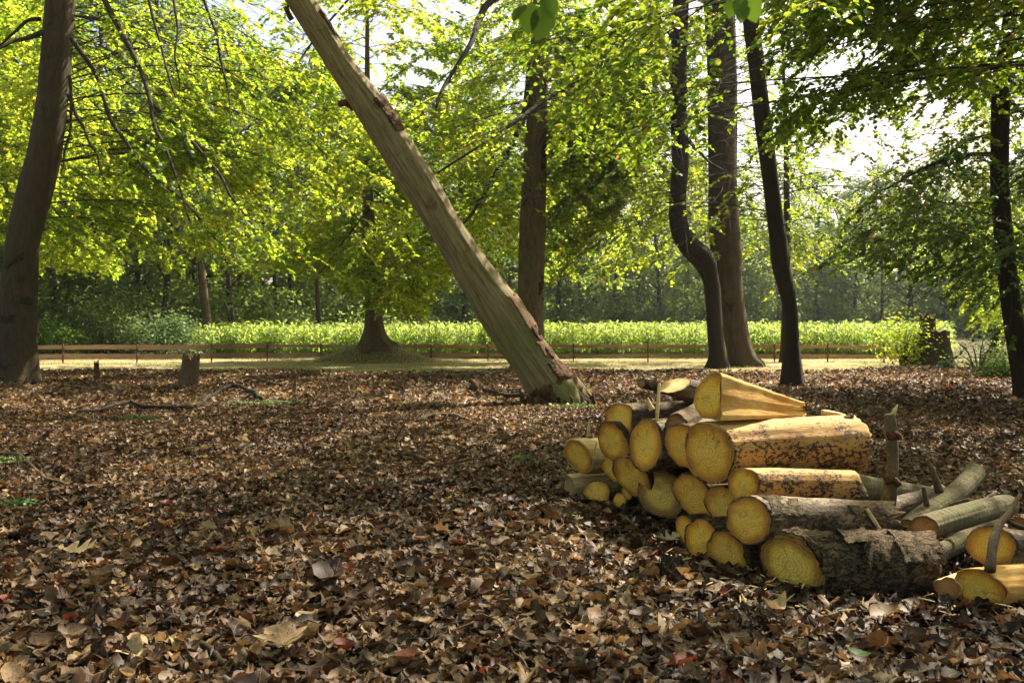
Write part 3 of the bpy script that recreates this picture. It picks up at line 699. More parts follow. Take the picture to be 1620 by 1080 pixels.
tree_root('T4', [(628, 1603, 1647), (600, 1603, 1636), (500, 1588, 1618), (420, 1578, 1607), (300, 1568, 1595), (200, 1568, 1596), (120, 1572, 1598), (60, 1583, 1603), (0, 1590, 1612)],
          21.5, 'dark leaf-hung beech at the right edge of the photo', 'beech_dark', 11, seed=8, flare=(0.4, 4, 0, 0.2))
MND = W(592, 577, 44.0)
tree_root('FT', [(550, 564, 622), (535, 572, 611), (500, 577, 604), (400, 574, 598), (300, 574, 590), (200, 575, 587), (100, 577, 585)],
          44.0, 'broad old beech on a low grassy mound before the rail fence', 'beech_mid', 17, seed=9, flare=(0.4, 6, 0, 0.5))
offframe_tree('OR', 9.0, 13.5, 15, 0.3, 'overhanging beech at the right whose leafy boughs reach in along the top edge')
offframe_tree('OL', -13.0, 13.0, 16, 0.35, 'unseen beech added beyond the left edge to shade the leaf litter')  # out of view, added for the shade it casts
offframe_tree('OFR', 15.5, 23.0, 17, 0.4, 'unseen beech added beyond the right edge for shade, behind the dark leaf-hung trunk')  # unseen tree, put in to shade the ground and extend the wood
offframe_tree('BL', -27.0, 44.0, 20, 0.5, 'bright green beech beyond the fence end at the left, behind the grey-brown beech')
offframe_tree('BR', 26.0, 42.0, 16, 0.4, 'tall beech beyond the right edge at the end of the rail fence')

Pm, rm = straight(W(1158, 525, 47.5)[0], 47.5, 17, 0.24); 
for key_, px_t, d_t, hh_, lb_ in (('BM', 1160, 47.5, 17, 'yellow-green beech hidden behind the close pair, its crown filling the gap beside them'), ('BC', 846, 49.0, 21, 'tall yellow-green beech whose crown rises behind the straight brown trunk'), ('BX', 1243, 44.0, 14, 'light green beech whose crown shows behind the slender dark trunk')):
    offframe_tree(key_, W(px_t, 525, d_t)[0], d_t, hh_, 0.22, lb_)
# mound of the old beech
g = 40; xs_ = np.linspace(-1, 1, g); X, Y = np.meshgrid(xs_, xs_); rr = np.sqrt(X ** 2 + Y ** 2)
V = np.stack([MND[0] + X * 3.4, MND[1] + Y * 2.0, np.clip(np.cos(np.clip(rr, 0, 1) * math.pi) * 0.5 + 0.5, 0, 1) ** 0.9 * 0.82 - 0.01], -1).reshape(-1, 3)
V[:, 2] += 0.05 * fbm(V, 1.2, 5)
tag(mk('mound', V, [grid_faces(g, g, False)], M['mound']), kind='structure')
V, q, t3, ti = blades(9000, rs(5), MND[0] - 3.3, MND[0] + 3.3, 42.1, 45.9, 0.05, 0.16, 0.02,
    zf=lambda x, y: (np.clip(np.cos(np.clip(np.sqrt(((x - MND[0]) / 3.4) ** 2 + ((y - MND[1]) / 2) ** 2), 0, 1) * math.pi) * 0.5 + 0.5, 0, 1)) ** 0.9 * 0.82)
tag(mk('mound_grass', V, [q, t3], M['grass'], tint=ti * 0.8 + 0.2), 'dry grass on the mound under the old beech', 'grass', kind='stuff')

# ---- explicit boughs read from the photograph
kv = keep_view()
EXPL = {
 'LT': [([(113, 62), (150, 115), (163, 150), (177, 195), (200, 225), (232, 268), (290, 320), (330, 362), (352, 388)], 27.6, 25.5, 0.055),
        ([(108, 150), (125, 190), (146, 232), (167, 287)], 27.6, 26.5, 0.05), ([(110, 120), (113, 170), (108, 220), (98, 262), (100, 280)], 27.5, 27.0, 0.04),
        ([(64, 30), (40, 35), (5, 68), (-30, 80)], 27.8, 27, 0.05), ([(66, 52), (45, 60), (15, 68), (-30, 92)], 27.8, 26, 0.07)],
 'FT': [([(568, -20), (500, 60), (440, 150), (400, 250), (380, 330)], 43.5, 38, 0.10), ([(585, 330), (560, 360), (530, 400), (500, 440)], 43.8, 41, 0.07),
        ([(590, 300), (620, 330), (650, 390), (655, 440), (640, 480)], 43.8, 40, 0.08), ([(580, 360), (640, 420), (700, 440)], 43.8, 42, 0.05),
        ([(588, 420), (600, 450), (628, 470), (650, 492)], 43.6, 40.5, 0.05), ([(588, 400), (575, 430), (560, 460), (545, 480)], 43.6, 41, 0.05)],
 'MT': [([(838, 165), (800, 250), (770, 300), (745, 340), (720, 368)], 35.5, 33, 0.09), ([(838, 100), (828, 180), (815, 220), (790, 260), (765, 305)], 35.5, 34, 0.07),
        ([(848, -30), (780, 0), (756, 35), (746, 68), (707, 128), (690, 170)], 35.4, 30, 0.12)],
 'T1': [([(1062, 22), (1030, 27), (985, 28)], 36.8, 35, 0.08), ([(1064, 55), (1020, 75), (980, 97), (923, 127), (883, 147), (840, 173), (807, 200), (687, 277)], 36.8, 27, 0.10),
        ([(1088, 220), (1105, 240), (1130, 262), (1150, 270)], 36.5, 34, 0.06)],
 'T3': [([(1215, 120), (1222, 90), (1212, 120)], 25.4, 25, 0.03)],
 'T4': [([(1572, 95), (1540, 92), (1500, 55), (1470, 42), (1430, 34)], 21.4, 19.5, 0.06), ([(1570, 97), (1520, 96), (1450, 120), (1400, 165)], 21.4, 18.5, 0.05),
        ([(1570, 244), (1520, 246), (1470, 262), (1400, 300)], 21.3, 18, 0.045), ([(1597, 108), (1615, 112), (1640, 122)], 21.4, 20, 0.05), ([(1596, 128), (1616, 142), (1650, 160)], 21.4, 20, 0.05)],
 'OR': [],
}
# hanging boughs of the left beech that come down from above the frame
EXPL['LT'] += [([(150, -60), (165, 0), (195, 55), (213, 92), (228, 130), (240, 165), (246, 205), (262, 240), (288, 300), (300, 350)], 27.0, 23, 0.07),
               ([(240, 165), (300, 220), (345, 275), (368, 312), (400, 362), (420, 400)], 25.4, 23, 0.045),
               ([(225, -40), (236, 0), (250, 60), (268, 120), (285, 190), (300, 250)], 27, 24, 0.04),
               ([(265, -40), (275, 0), (280, 45), (278, 90), (283, 140), (288, 190)], 27, 25, 0.035),
               ([(300, -60), (330, 20), (345, 70), (360, 150), (372, 230)], 28, 25, 0.04)]
CROWN = {k: [] for k in TRUNKS}      # key -> list of (V, F, tint)
def explicit(key):
    root, base, P, r = TRUNKS[key]; out = []
    for pts, d0, d1, rad in EXPL.get(key, []):
        Q = polyp(pts, d0, d1, max(16, len(pts) * 4)); Q = Q + np.sin(np.linspace(0, 19, len(Q)))[:, None] * np.array([0.03, 0.05, 0.02]) * np.linspace(0, 1, len(Q))[:, None]
        V, Fs = tube(Q, (0.6 if key == 'FT' else 1.3) * rad * np.linspace(1.0, 0.25, len(Q)), 8, 0.12, 3.0, 3); mk('branch', V - base, Fs, M['twig'], root)
        out.append(Q)
    return out
def foliage(key, n, z, ln, size, seed, az=(0, 6.283), up=(0.05, 0.6), droop=(0.3, 0.7), keep=None, per_m=0.9, leafmat='leaf', **kw):
    root, base, P, r = TRUNKS[key]; rng = rs(seed)
    ex = explicit(key)
    paths = rand_branches(rng, P, n, z[0], z[1], ln, az, up, droop)
    exs = secondaries(rng, ex, 0.8) if ex else []
    CROWN[key].append(crown_parts(root, base, paths, rng, size, keep=keep, extra=ex + exs, per_m=per_m, **kw))
foliage('FT', 125, (2.4, 17), (5, 10), 0.19, 1, keep=kv, twig_m=3.6, twig_len=(0.5, 1.1), gap=0.11, folded=False, twigr=0.008)
foliage('LT', 85, (4.5, 13.5), (4.5, 12), 0.12, 2, az=(-0.6, 1.75), keep=kv, twig_m=4.4, gap=0.085, folded=False)
foliage('MT', 105, (5.0, 15), (4, 9), 0.14, 3, keep=kv, twig_m=4, gap=0.09, folded=False)
foliage('T1', 62, (5.5, 14), (4, 8), 0.14, 4, az=(2.6, 6.0), keep=kv, twig_m=4, gap=0.09, folded=False)
foliage('T2', 90, (5.5, 15), (4, 8.5), 0.14, 5, keep=kv, twig_m=4, gap=0.09, folded=False)
foliage('T3', 42, (3.8, 10.5), (2.5, 5.5), 0.105, 6, keep=kv, twig_m=4.5)
foliage('T4', 75, (2.2, 9.5), (2.5, 6.5), 0.09, 7, keep=kv, twig_m=5, up=(0.0, 0.4))
foliage('OR', 40, (5.0, 8.5), (5, 9.5), 0.088, 8, az=(4.2, 5.6), up=(-0.05, 0.25), droop=(0.1, 0.35), keep=keep_view(0.2, -190, 60), twig_m=5)
foliage('BL', 80, (5.0, 19), (6, 12), 0.2, 9, az=(0.3, 3.0), keep=kv, twig_m=3.2, twig_len=(0.5, 1.1), gap=0.12, folded=False, twigr=0.008)
foliage('BR', 75, (3.0, 17), (6, 13), 0.17, 10, az=(3.4, 6.0), keep=kv, twig_m=3.2, twig_len=(0.5, 1.1), gap=0.12, folded=False, twigr=0.008)

foliage('BM', 70, (4.0, 15), (4, 7.5), 0.16, 31, keep=kv, twig_m=3.2, twig_len=(0.5, 1.1), gap=0.12, folded=False, twigr=0.006)
foliage('BC', 85, (6.0, 19.5), (5, 9), 0.17, 32, keep=kv, twig_m=3.2, twig_len=(0.5, 1.1), gap=0.12, folded=False, twigr=0.006)
foliage('BX', 35, (3.5, 8.5), (3, 6), 0.15, 33, keep=kv, twig_m=3.2, twig_len=(0.5, 1.1), gap=0.12, folded=False, twigr=0.006)
# ---- unseen leaf clumps added above the view to shade the clearing
rng = rs(99); n = 9000
gx = rng.uniform(-24, 26, n); gy = rng.uniform(-8, 42, n)
def sunlit(x, y):
    """0 = closed canopy, 1 = hole above that patch of ground"""
    P = np.stack([x, y, 0 * x], -1)
    s = np.clip((vnoise(P, 0.55, 61) * 0.6 + vnoise(P, 1.3, 62) * 0.5 - 0.50) * 4, 0, 1)       # scattered dapples
    far = np.clip((y - 24) / 8, 0, 1) * np.clip((vnoise(P, 0.35, 63) + 0.35 + 0.5 * (x > 4)) * 2, 0, 1)
    pile = np.exp(-(((x - 1.9) / 1.1) ** 2 + ((y - 6.5) / 1.2) ** 2) ** 2) * np.clip((vnoise(P, 1.8, 64) + 0.45) * 3, 0, 1)
    return np.clip(s + far + pile, 0, 1)
z = rng.uniform(8.5, 13, n)
px_ = gx + SUNV[0] / SUNV[2] * z; py_ = gy + SUNV[1] / SUNV[2] * z
need = 1.4 + 0.36 * np.maximum(py_, 0) + 0.9; z2 = np.maximum(z, need)
px_ = gx + SUNV[0] / SUNV[2] * z2; py_ = gy + SUNV[1] / SUNV[2] * z2; z2 = np.maximum(z2, 1.4 + 0.36 * np.maximum(py_, 0) + 0.9)
C = np.stack([px_, py_, z2], -1)
K = 26
O = (C[:, None] + rng.normal(0, 1, (n, K, 3)) * np.array([0.42, 0.42, 0.12])).reshape(-1, 3)
hx = O[:, 0] - SUNV[0] / SUNV[2] * O[:, 2]; hy = O[:, 1] - SUNV[1] / SUNV[2] * O[:, 2]
k = (rng.rand(len(O)) > sunlit(hx, hy)) & ~(open_to_sun(O) & (rng.rand(len(O)) > 0.03)) & (O[:, 2] > 1.5 + 0.345 * np.maximum(O[:, 1], 0) + 0.3); O = O[k]
m = len(O); a = rng.uniform(0, 6.283, m); ax = np.stack([np.cos(a), np.sin(a), rng.normal(-0.2, 0.3, m)], -1); ax /= np.linalg.norm(ax, axis=1)[:, None]
sv = np.cross(np.array([0, 0, 1.0]) + rng.normal(0, 0.3, (m, 3)), ax); sv /= np.linalg.norm(sv, axis=1)[:, None]
ln = rng.uniform(0.12, 0.2, m)[:, None]
Vc = np.stack([O, O + ax * ln * 0.5 + sv * ln * 0.36, O + ax * ln, O + ax * ln * 0.5 - sv * ln * 0.36], 1)
tc = np.clip(rng.normal(0.45, 0.2, m), 0, 0.9)
keys = [k_ for k_ in TRUNKS if k_ not in ('BL', 'BR', 'BM', 'BC', 'BX')]; cen = np.array([TRUNKS[k_][2][-1][:2] for k_ in keys])
own = np.argmin(((O[:, None, :2] - cen[None]) ** 2).sum(-1), 1)
for i, k_ in enumerate(keys):
    s = own == i
    if s.sum() == 0: continue
    v = Vc[s].reshape(-1, 3); CROWN[k_].append((v, np.arange(len(v)).reshape(-1, 4), np.repeat(tc[s], 4)))  # added shade leaves join the nearest crown
for k_, lst in CROWN.items():
    if not lst: continue
    root, base, P, r = TRUNKS[k_]; Vs, Fs_, Ts = [], [], []; c = 0
    for v, f, ti in lst: Vs.append(v); Fs_.append(f + c); Ts.append(ti); c += len(v)
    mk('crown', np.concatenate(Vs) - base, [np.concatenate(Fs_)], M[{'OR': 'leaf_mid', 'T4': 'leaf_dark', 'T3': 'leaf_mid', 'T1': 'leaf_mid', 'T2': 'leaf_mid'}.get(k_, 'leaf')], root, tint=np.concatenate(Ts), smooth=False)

# ---- leaves close to the lens along the top edge, on twigs of the overhanging beech
def big_leaf(rng, o, ax, nrm, ln):
    S = 9; t = np.linspace(0, 1, S); w = np.sin(math.pi * t ** 0.8) ** 0.75 * 0.33 * ln
    ax = ax / np.linalg.norm(ax); sv = np.cross(nrm, ax); sv /= np.linalg.norm(sv); nv = np.cross(ax, sv)
    V = []
    for j in range(S):
        c = o + ax * ln * t[j] - nv * 0.12 * ln * t[j] ** 2
        for s in (-1, -0.5, 0, 0.5, 1): V.append(c + sv * w[j] * s + nv * (abs(s) * 0.16 * w[j] + (0.05 * w[j] if j % 2 else -0.03 * w[j])))
    return np.array(V), grid_faces(S, 5, False)
root, base, P_, r__ = TRUNKS['OR']; rng = rs(12)
for lst, tw in (([(866, 12, -20, 60, .078), (840, 5, -8, 75, .07), (862, -8, 18, 42, .06), (830, 8, -25, 30, .05)], [(900, -60), (870, -15), (845, 2)]),
                ([(1172, -5, 2, 50, .062), (1186, -8, 10, 50, .066), (1158, 0, -6, 48, .045)], [(1210, -60), (1185, -20), (1165, -4)])):
    mb = MB()
    for (x, y, dx, dy, ln) in lst:
        o = W(x, y, 2.0); e = W(x + dx, y + dy, 1.97)
        V, f = big_leaf(rng, o, e - o, np.array([rng.normal(0, .35), -0.9, 0.35]), ln); mb.add(V, [f])
    V = np.concatenate(mb.V); ob = mb.build('hanging_leaves', M['leaf_near'], root, base, tint=np.full(len(V), 0.5))
    Q = polyp(tw, 2.0, 2.0, 10); V, Fs = tube(Q, np.linspace(0.003, 0.0012, 10), 6); mk('twig', V - base, Fs, M['twig'], root)

# ---------------------------------------------------------------- woodland behind the field
def clump_leaves(rng, cent, rad, per, size, flat=0.7, droop=0.0):
    n = len(cent); O = (np.repeat(cent, per, 0) + rng.normal(0, 1, (n * per, 3)) * np.repeat(rad, per)[:, None] * np.array([0.5, 0.5, 0.5 * flat]))
    m = len(O); a = rng.uniform(0, 6.283, m); ax = np.stack([np.cos(a), np.sin(a), rng.normal(-0.25, 0.45, m)], -1); ax /= np.linalg.norm(ax, axis=1)[:, None]
    sv = np.cross(np.array([0, 0, 1.0]) + rng.normal(0, 0.6, (m, 3)), ax); sv /= np.linalg.norm(sv, axis=1)[:, None]
    ln = size * rng.uniform(0.6, 1.3, m)[:, None]
    V = np.stack([O, O + ax * ln * 0.5 + sv * ln * 0.34, O + ax * ln, O + ax * ln * 0.5 - sv * ln * 0.34], 1).reshape(-1, 3)
    return V, np.arange(len(V)).reshape(-1, 4), np.repeat(np.clip(np.repeat(rng.uniform(0, 1, n), per) * 0.6 + rng.uniform(0, 0.4, m), 0, 1), 4)
def wood_tree(kind, h, seed, name, label, group, mat_):
    rng = rs(seed); root = empty(name, (0, 0, 0), label, 'tree', group)
    t = np.linspace(0, 1, 16)[:, None]; P = np.array([0, 0, -0.2]) + np.array([rng.normal(0, .9), rng.normal(0, .9), h * 0.95]) * t + np.sin(t * 5) * rng.normal(0, 0.45, 3) * np.array([1, 1, 0])
    mb = MB(); mb.add(*tube(P, 0.30 * (1 - 0.8 * t[:, 0]) * rng.uniform(.5, 1.0), 10, 0.1, 1.5, seed))
    cs, rd = [], []
    if kind == 'broad':
        for i in range(75):
            z = rng.uniform(0.13, 1.0) ; R_ = h * 0.26 * math.sin(math.pi * min(1, (z - 0.05) / 0.97) ** 0.8) + 0.4
            a = rng.uniform(0, 6.28); q = math.sqrt(rng.uniform(0.15, 1)) * R_
            cs.append((math.cos(a) * q, math.sin(a) * q, z * h)); rd.append(rng.uniform(0.8, 1.5))
        size, per, fl = 0.32, 80, 0.6
    elif kind == 'pine':
        for i in range(55):
            z = rng.uniform(0.30, 1.0); R_ = h * 0.15 * (1.25 - z) + 0.8
            a = rng.uniform(0, 6.28); q = math.sqrt(rng.uniform(0.05, 1)) * R_
            cs.append((math.cos(a) * q, math.sin(a) * q, z * h)); rd.append(rng.uniform(0.6, 1.2))
        size, per, fl = 0.26, 85, 0.5
    else:
        for i in range(80):
            z = rng.uniform(0.10, 1.0); R_ = h * 0.20 * (1.03 - z) + 0.15
            a = rng.uniform(0, 6.28); q = rng.uniform(0.3, 1) * R_
            cs.append((math.cos(a) * q, math.sin(a) * q, z * h - 0.25 * q)); rd.append(rng.uniform(0.6, 1.1))
        size, per, fl = 0.26, 60, 0.35
    cs = np.array(cs); rd = np.array(rd)
    for c in cs[::3]:
        k = int(np.clip((c[2] - 0.6) / h, 0, 0.93) * 15); mb.add(*tube(np.array([P[k], P[k] * 0.4 + c * 0.6 + [0, 0, .2], c]), [0.07, 0.05, 0.02], 5, cap=False))
    mb.build('trunk', M['far_bark'], root)
    V, f, ti = clump_leaves(rng, cs, rd, per, size, fl); mk('crown', V, [f], mat_, root, tint=ti, smooth=False)
    return root
protos = [wood_tree('broad', 20, 201, 'broadleaf_tree', 'broadleaf tree in the far wood behind the maize', 'broadleaf trees of the far wood', M['leaf_wood']),
          wood_tree('broad', 17, 202, 'broadleaf_tree', 'broadleaf tree in the far wood behind the maize', 'broadleaf trees of the far wood', M['leaf_wood']),
          wood_tree('pine', 20, 203, 'pine_tree', 'bare-stemmed pine in the far wood behind the maize', 'pines of the far wood', M['leaf_conifer']),
          wood_tree('pine', 18, 204, 'pine_tree', 'bare-stemmed pine in the far wood behind the maize', 'pines of the far wood', M['leaf_conifer']),
          wood_tree('spruce', 18, 205, 'spruce_tree', 'dark blue-green spruce in the far wood behind the maize', 'spruces of the far wood', M['leaf_conifer'])]
def wood_front(px):
    return float(np.interp(px, [-500, 0, 300, 560, 850, 1150, 1450, 1620, 2200], [54, 55, 60, 70, 90, 106, 114, 108, 104]))
used = [False] * 5; rng = rs(41); far_x = []
for row in range(4):
    px = -260.0 + row * 37
    while px < 1900:
        d = wood_front(px) + row * 6.5 + rng.uniform(-1.5, 1.5); w = 3.9 + row * 0.8
        k = rng.choice(5, p=[.30, .2, .22, .16, .12] if px > 250 else [.4, .3, .1, .1, .1]); s = rng.uniform(0.85, 1.15) * (1.12 if px < 500 else 0.92)
        o = protos[k] if not used[k] else copy_tree(protos[k]); used[k] = True
        o.location = ((px - 810) / F * d, d, 0.05 + max(0, d - 50) * 0.010); o.rotation_euler = (0, 0, rng.uniform(0, 6.28)); o.scale = (s, s, s)
        px += w / d * F * rng.uniform(0.7, 1.35)
# undergrowth in front of and between the woodland stems
def bush(name, seed, r, h, label, group, mat_, size=0.16, n=26, per=110):
    rng = rs(seed); root = empty(name, (0, 0, 0), label, 'shrub', group); cs = []
    for i in range(n):
        a = rng.uniform(0, 6.28); q = math.sqrt(rng.rand()); z = rng.uniform(0.1, 1) * (1 - 0.45 * q ** 2)
        cs.append((math.cos(a) * q * r, math.sin(a) * q * r * 0.8, z * h * 0.92))
    cs = np.array(cs); mb = MB()
    for c in cs[::2]: mb.add(*tube(np.array([[c[0] * .15, c[1] * .15, -0.1], [c[0] * .5, c[1] * .5, c[2] * .6], c]), [0.04, 0.03, 0.01], 5, cap=False))
    mb.build('stems', M['far_bark'], root)
    V, f, ti = clump_leaves(rng, cs, np.full(n, 0.30 * h), per, size, 0.75); V[:, 2] = np.maximum(V[:, 2], 0.02)
    mk('foliage', V, [f], mat_, root, tint=ti, smooth=False); return root
us = bush('woodland_shrub', 301, 2.2, 3.4, 'undergrowth shrub along the edge of the far wood', 'undergrowth of the far wood', M['leaf_wood'], 0.22)
rng = rs(42); first = True; px = -200
while px < 1850:
    for row in range(3):
        d = wood_front(px) + row * 7.0 + rng.uniform(-1, 1); o = us if first else copy_tree(us); first = False; s = rng.uniform(0.6, 1.45) + row * 0.35
        q = px + rng.uniform(-20, 20); o.location = ((q - 810) / F * d, d, 0.05 + max(0, d - 50) * 0.010); o.rotation_euler = (0, 0, rng.uniform(0, 6.28)); o.scale = (s, s, s)
    px += rng.uniform(2.2, 4.0) / wood_front(px) * F
# the closed depth of the wood
rng = rs(43); px = rng.uniform(-900, 2500, 6500); d = np.array([wood_front(p) for p in px]) + rng.uniform(20, 42, len(px))
C = np.stack([(px - 810) / F * d, d, rng.uniform(0, 1, len(px)) ** 1.5 * np.where(px < 600, 22, 16.5)], -1)
V, f, ti = clump_leaves(rng, C, np.full(len(C), 2.2), 18, 0.9, 0.8)
tag(mk('far_wood', V, [f], M['leaf_wood'], tint=ti, smooth=False), 'dark mass of the wood deep behind the first rows of trees', 'woodland', kind='stuff')

# rhododendrons beyond the fence, left
for i, (x, d, r, h, lb, mt, sz) in enumerate([
        (88, 50, 1.3, 2.1, 'low fresh green shrub behind the left end of the rail fence', 'leaf_near', 0.14),
        (175, 53, 2.2, 4.3, 'tall grey-green shrub with pale glinting leaves behind the left stretch of fence', 'leaf_wood', 0.15),
        (262, 51, 2.1, 2.7, 'rounded dark blue-green shrub at the start of the maize', 'leaf_conifer', 0.17),
        (20, 51, 1.8, 3.2, 'dark shrub seen low beside the leftmost beech trunk', 'leaf_conifer', 0.15),
        (372, 60, 1.6, 1.5, 'low green shrub at the foot of the pale far trunk', 'leaf_near', 0.16),
        (130, 55, 1.8, 3.0, 'dark evergreen shrub between the low green and the tall grey-green shrub', 'leaf_conifer', 0.16)]):
    o = bush('rhododendron_shrub', 310 + i, r, h, lb, None, M[mt], sz, 30, 130); o.location = ((x - 810) / F * d, d, 0.05)
# pale split stem by the maize
P = np.array([W(326, 536, 57), W(326, 500, 57), W(322, 462, 57), W(318, 420, 57), W(314, 350, 57)]); r = np.array([0.36, 0.26, 0.24, 0.2, 0.16])
S = smooth_path(np.hstack([P, r[:, None]]), 30); b = P[0].copy(); b[2] = 0.05
root = empty('forked_tree', b, 'pale grey tree stem flaring at its foot where the maize begins', 'tree'); V, Fs = tube(S[:, :3], S[:, 3], 14, 0.15, 1.5, 3)
mk('trunk', V - b, Fs, M['stick'], root)
V, f, ti = clump_leaves(rs(7), np.array([[0, 0, 9.0], [1, 0, 8.0], [-1.2, .4, 8.6], [0.3, 0, 10], [-.6, 0, 7.6], [1.6, .4, 9.4]]) + 0.0, np.full(6, 1.6), 180, 0.2)
mk('crown', V, [f], M['leaf_wood'], root, tint=ti, smooth=False)

# ---------------------------------------------------------------- maize
rng = rs(51)
def field_pts(n, d0, d1):
    d = np.sqrt(rng.uniform(d0 ** 2, d1 ** 2, n)); px = rng.uniform(270, 1500, n); x = (px - 810) / F * d
    x = np.round(x / 0.0001) * 0.0001; d = np.round(d / 0.75) * 0.75 + rng.normal(0, 0.06, n)
    wf = np.interp(px, [-500, 0, 300, 560, 850, 1150, 1450, 1620], [54, 55, 60, 70, 90, 106, 114, 108])
    k = (d < wf - 2.5) & (px > 300 + (d - 48) * 1.0); return x[k], d[k]
xa, ya = field_pts(3600, 51.5, 60); xb, yb = field_pts(4200, 60, 110)
x = np.concatenate([xa, xb]); y = np.concatenate([ya, yb]); n = len(x); h = rng.normal(1.5, 0.19, n); Kl = 9
s = (np.arange(Kl)[None] + rng.rand(n, Kl)) / Kl; z0 = 0.15 + s * (h[:, None] - 0.25); a = rng.uniform(0, 6.28, n)[:, None] + np.arange(Kl)[None] * math.pi + rng.normal(0, 0.5, (n, Kl))
ll = rng.uniform(0.5, 0.85, (n, Kl)) * (1 - 0.35 * s); dx = np.cos(a); dy = np.sin(a); w = 0.045
B0 = np.stack([np.repeat(x[:, None], Kl, 1), np.repeat(y[:, None], Kl, 1), z0 + 0.05 + np.maximum(y - 50, 0)[:, None] * 0.012], -1)
def at(u, rise): return B0 + np.stack([dx * ll * u, dy * ll * u, ll * rise], -1)
sd_ = np.stack([-dy, dx, 0 * dx + 0.3 * rng.normal(0, 1, dx.shape)], -1)
P0, P1, P2, P3 = at(0, 0), at(0.30, 0.32), at(0.65, 0.36), at(0.95, 0.08)
V = np.stack([P0 - sd_ * w * .5, P0 + sd_ * w * .5, P1 - sd_ * w, P1 + sd_ * w, P2 - sd_ * w * .8, P2 + sd_ * w * .8, P3], 2).reshape(-1, 3)
i = (np.arange(n * Kl) * 7)[:, None, None]
Fq = (np.array([[0, 1, 3, 2], [2, 3, 5, 4]])[None] + i).reshape(-1, 4); Ft = (np.array([[4, 5, 6]])[None] + i).reshape(-1, 3)
ti = np.repeat(np.clip(rng.normal(0.45, 0.25, n * Kl), 0, 0.9), 7)
b = np.stack([x, y, np.maximum(y - 50, 0) * 0.012], -1); off = np.array([[.018, 0, 0], [-.01, .015, 0], [-.01, -.015, 0]])
Vs = np.stack([b[:, None] + off, b[:, None] + off * 0.5 + np.array([0, 0, 1])[None, None] * h[:, None, None]], 1).reshape(-1, 3)
Fst = (grid_faces(2, 3)[None] + (np.arange(n) * 6)[:, None, None]).reshape(-1, 4) + len(V)
tag(mk('maize_crop', np.concatenate([V, Vs]), [np.concatenate([Fq, Fst]), Ft], M['maize'], tint=np.concatenate([ti, np.full(len(Vs), 0.5)]), smooth=False),
    'field of waist to head high green maize behind the rail fence', 'maize', kind='stuff')

# ---------------------------------------------------------------- rail fence
fx = [(-20, 42.5), (55, 43.0), (100, 43.2), (217, 43.8), (335, 44.6), (423, 46.4), (508, 46.5), (592, 46.5), (682, 46.4), (772, 46.4), (843, 46.0), (907, 45.6), (1025, 45.2), (1135, 45.0), (1225, 44.8), (1309, 44.6), (1398, 44.4), (1440, 44.3)]
pp = [np.array([(p - 810) / F * d, d, 0]) for p, d in fx]
root = empty('rail_fence', pp[8], 'low two-rail fence of weathered boards on thin rusty posts along the maize', 'fence')
rng = rs(61)
for i, p in enumerate(pp):
    hgt = 0.83 + rng.uniform(0, 0.08)
    V, Fs = box(p + np.array([0, -0.03, hgt / 2 - 0.05]), (0.055, 0.05, hgt + 0.1)); mk('post', V - pp[8], Fs, M['rust'], root, smooth=False)
for i in range(len(pp) - 1):
    for z in (0.74, 0.33):
        hw = (0.10 if i < 5 else 0.075) * rng.uniform(0.85, 1.1)
        a = pp[i] + np.array([0, 0.024 + 0.003 * (i % 2), z + rng.normal(0, 0.012)]); b = pp[i + 1] + np.array([0, 0.024 + 0.003 * (i % 2), z + rng.normal(0, 0.012)])
        d = b - a; a = a - d * 0.01; b = b + d * 0.01
        t = np.linspace(0, 1, 8)[:, None]; Cc = a * (1 - t) + b * t; Cc[:, 2] += np.sin(t[:, 0] * math.pi) * rng.normal(0, 0.012)
        sec_ = np.array([[0, -0.013, -hw], [0, 0.013, -hw], [0, 0.013, hw], [0, -0.013, hw]])
        V = (Cc[:, None] + sec_[None] * (1 + 0.06 * rng.randn(8, 1, 1) * np.array([0, 0, 1]))).reshape(-1, 3)
        mk('rail', V - pp[8], [grid_faces(8, 4), np.array([[3, 2, 1, 0], [28, 29, 30, 31]])], M['rail'], root, smooth=False)

# ---------------------------------------------------------------- leaning dead trunk
smp = [(640, 846, 936), (620, 833, 924), (600, 820, 906), (575, 806, 886), (550, 789, 868), (500, 753, 840), (460, 731, 806), (420, 708, 776), (360, 673, 736), (300, 636, 700), (240, 598, 662), (170, 555, 617), (100, 512, 562), (50, 481, 530), (0, 449, 500), (-60, 410, 462), (-140, 360, 408)]
Pl = np.array([W((a + b) / 2, y, 19.2) for y, a, b in smp]); rl = np.array([(b - a) / 2 / F * 19.2 * 0.84 for y, a, b in smp])
Pl[:, 1] += 0.06 * (Pl[:, 2] - Pl[0, 2]); Pl = np.vstack([Pl[0] + (Pl[0] - Pl[1]) * 1.2, Pl]); rl = np.append(rl[0] * 1.05, rl)
S = smooth_path(np.hstack([Pl, rl[:, None]]), 120); P, r = S[:, :3], S[:, 3]
base = np.array([Pl[1][0], Pl[1][1], 0.0])
root = empty('leaning_dead_trunk', base, 'bare barkless dead trunk leaning steeply to the left across the view', 'dead tree')
seg = 64
V, Fs = tube(P, r, seg, 0.05, 2.2, 7, th0=math.pi / 2, flare=lambda i, th: 1 + 0.025 * np.sin(7 * th + P[i, 2] * .3) + 0.02 * np.sin(13 * th + 1) + 0.25 * np.exp(-np.maximum(P[i, 2], 0) / 0.3) * (0.5 + 0.5 * np.sin(4 * th)))
V[:len(P) * seg] *= 1
uvl = np.stack([np.tile(np.linspace(0, 1, seg, endpoint=False), len(P)), np.repeat(np.cumsum(np.r_[0, np.linalg.norm(np.diff(P, axis=0), axis=1)]), seg)], -1); uvl = np.vstack([uvl, [[0, 0], [0, 12]]])
mk('trunk', V - base, Fs, M['deadwood'], root, uv=uvl)
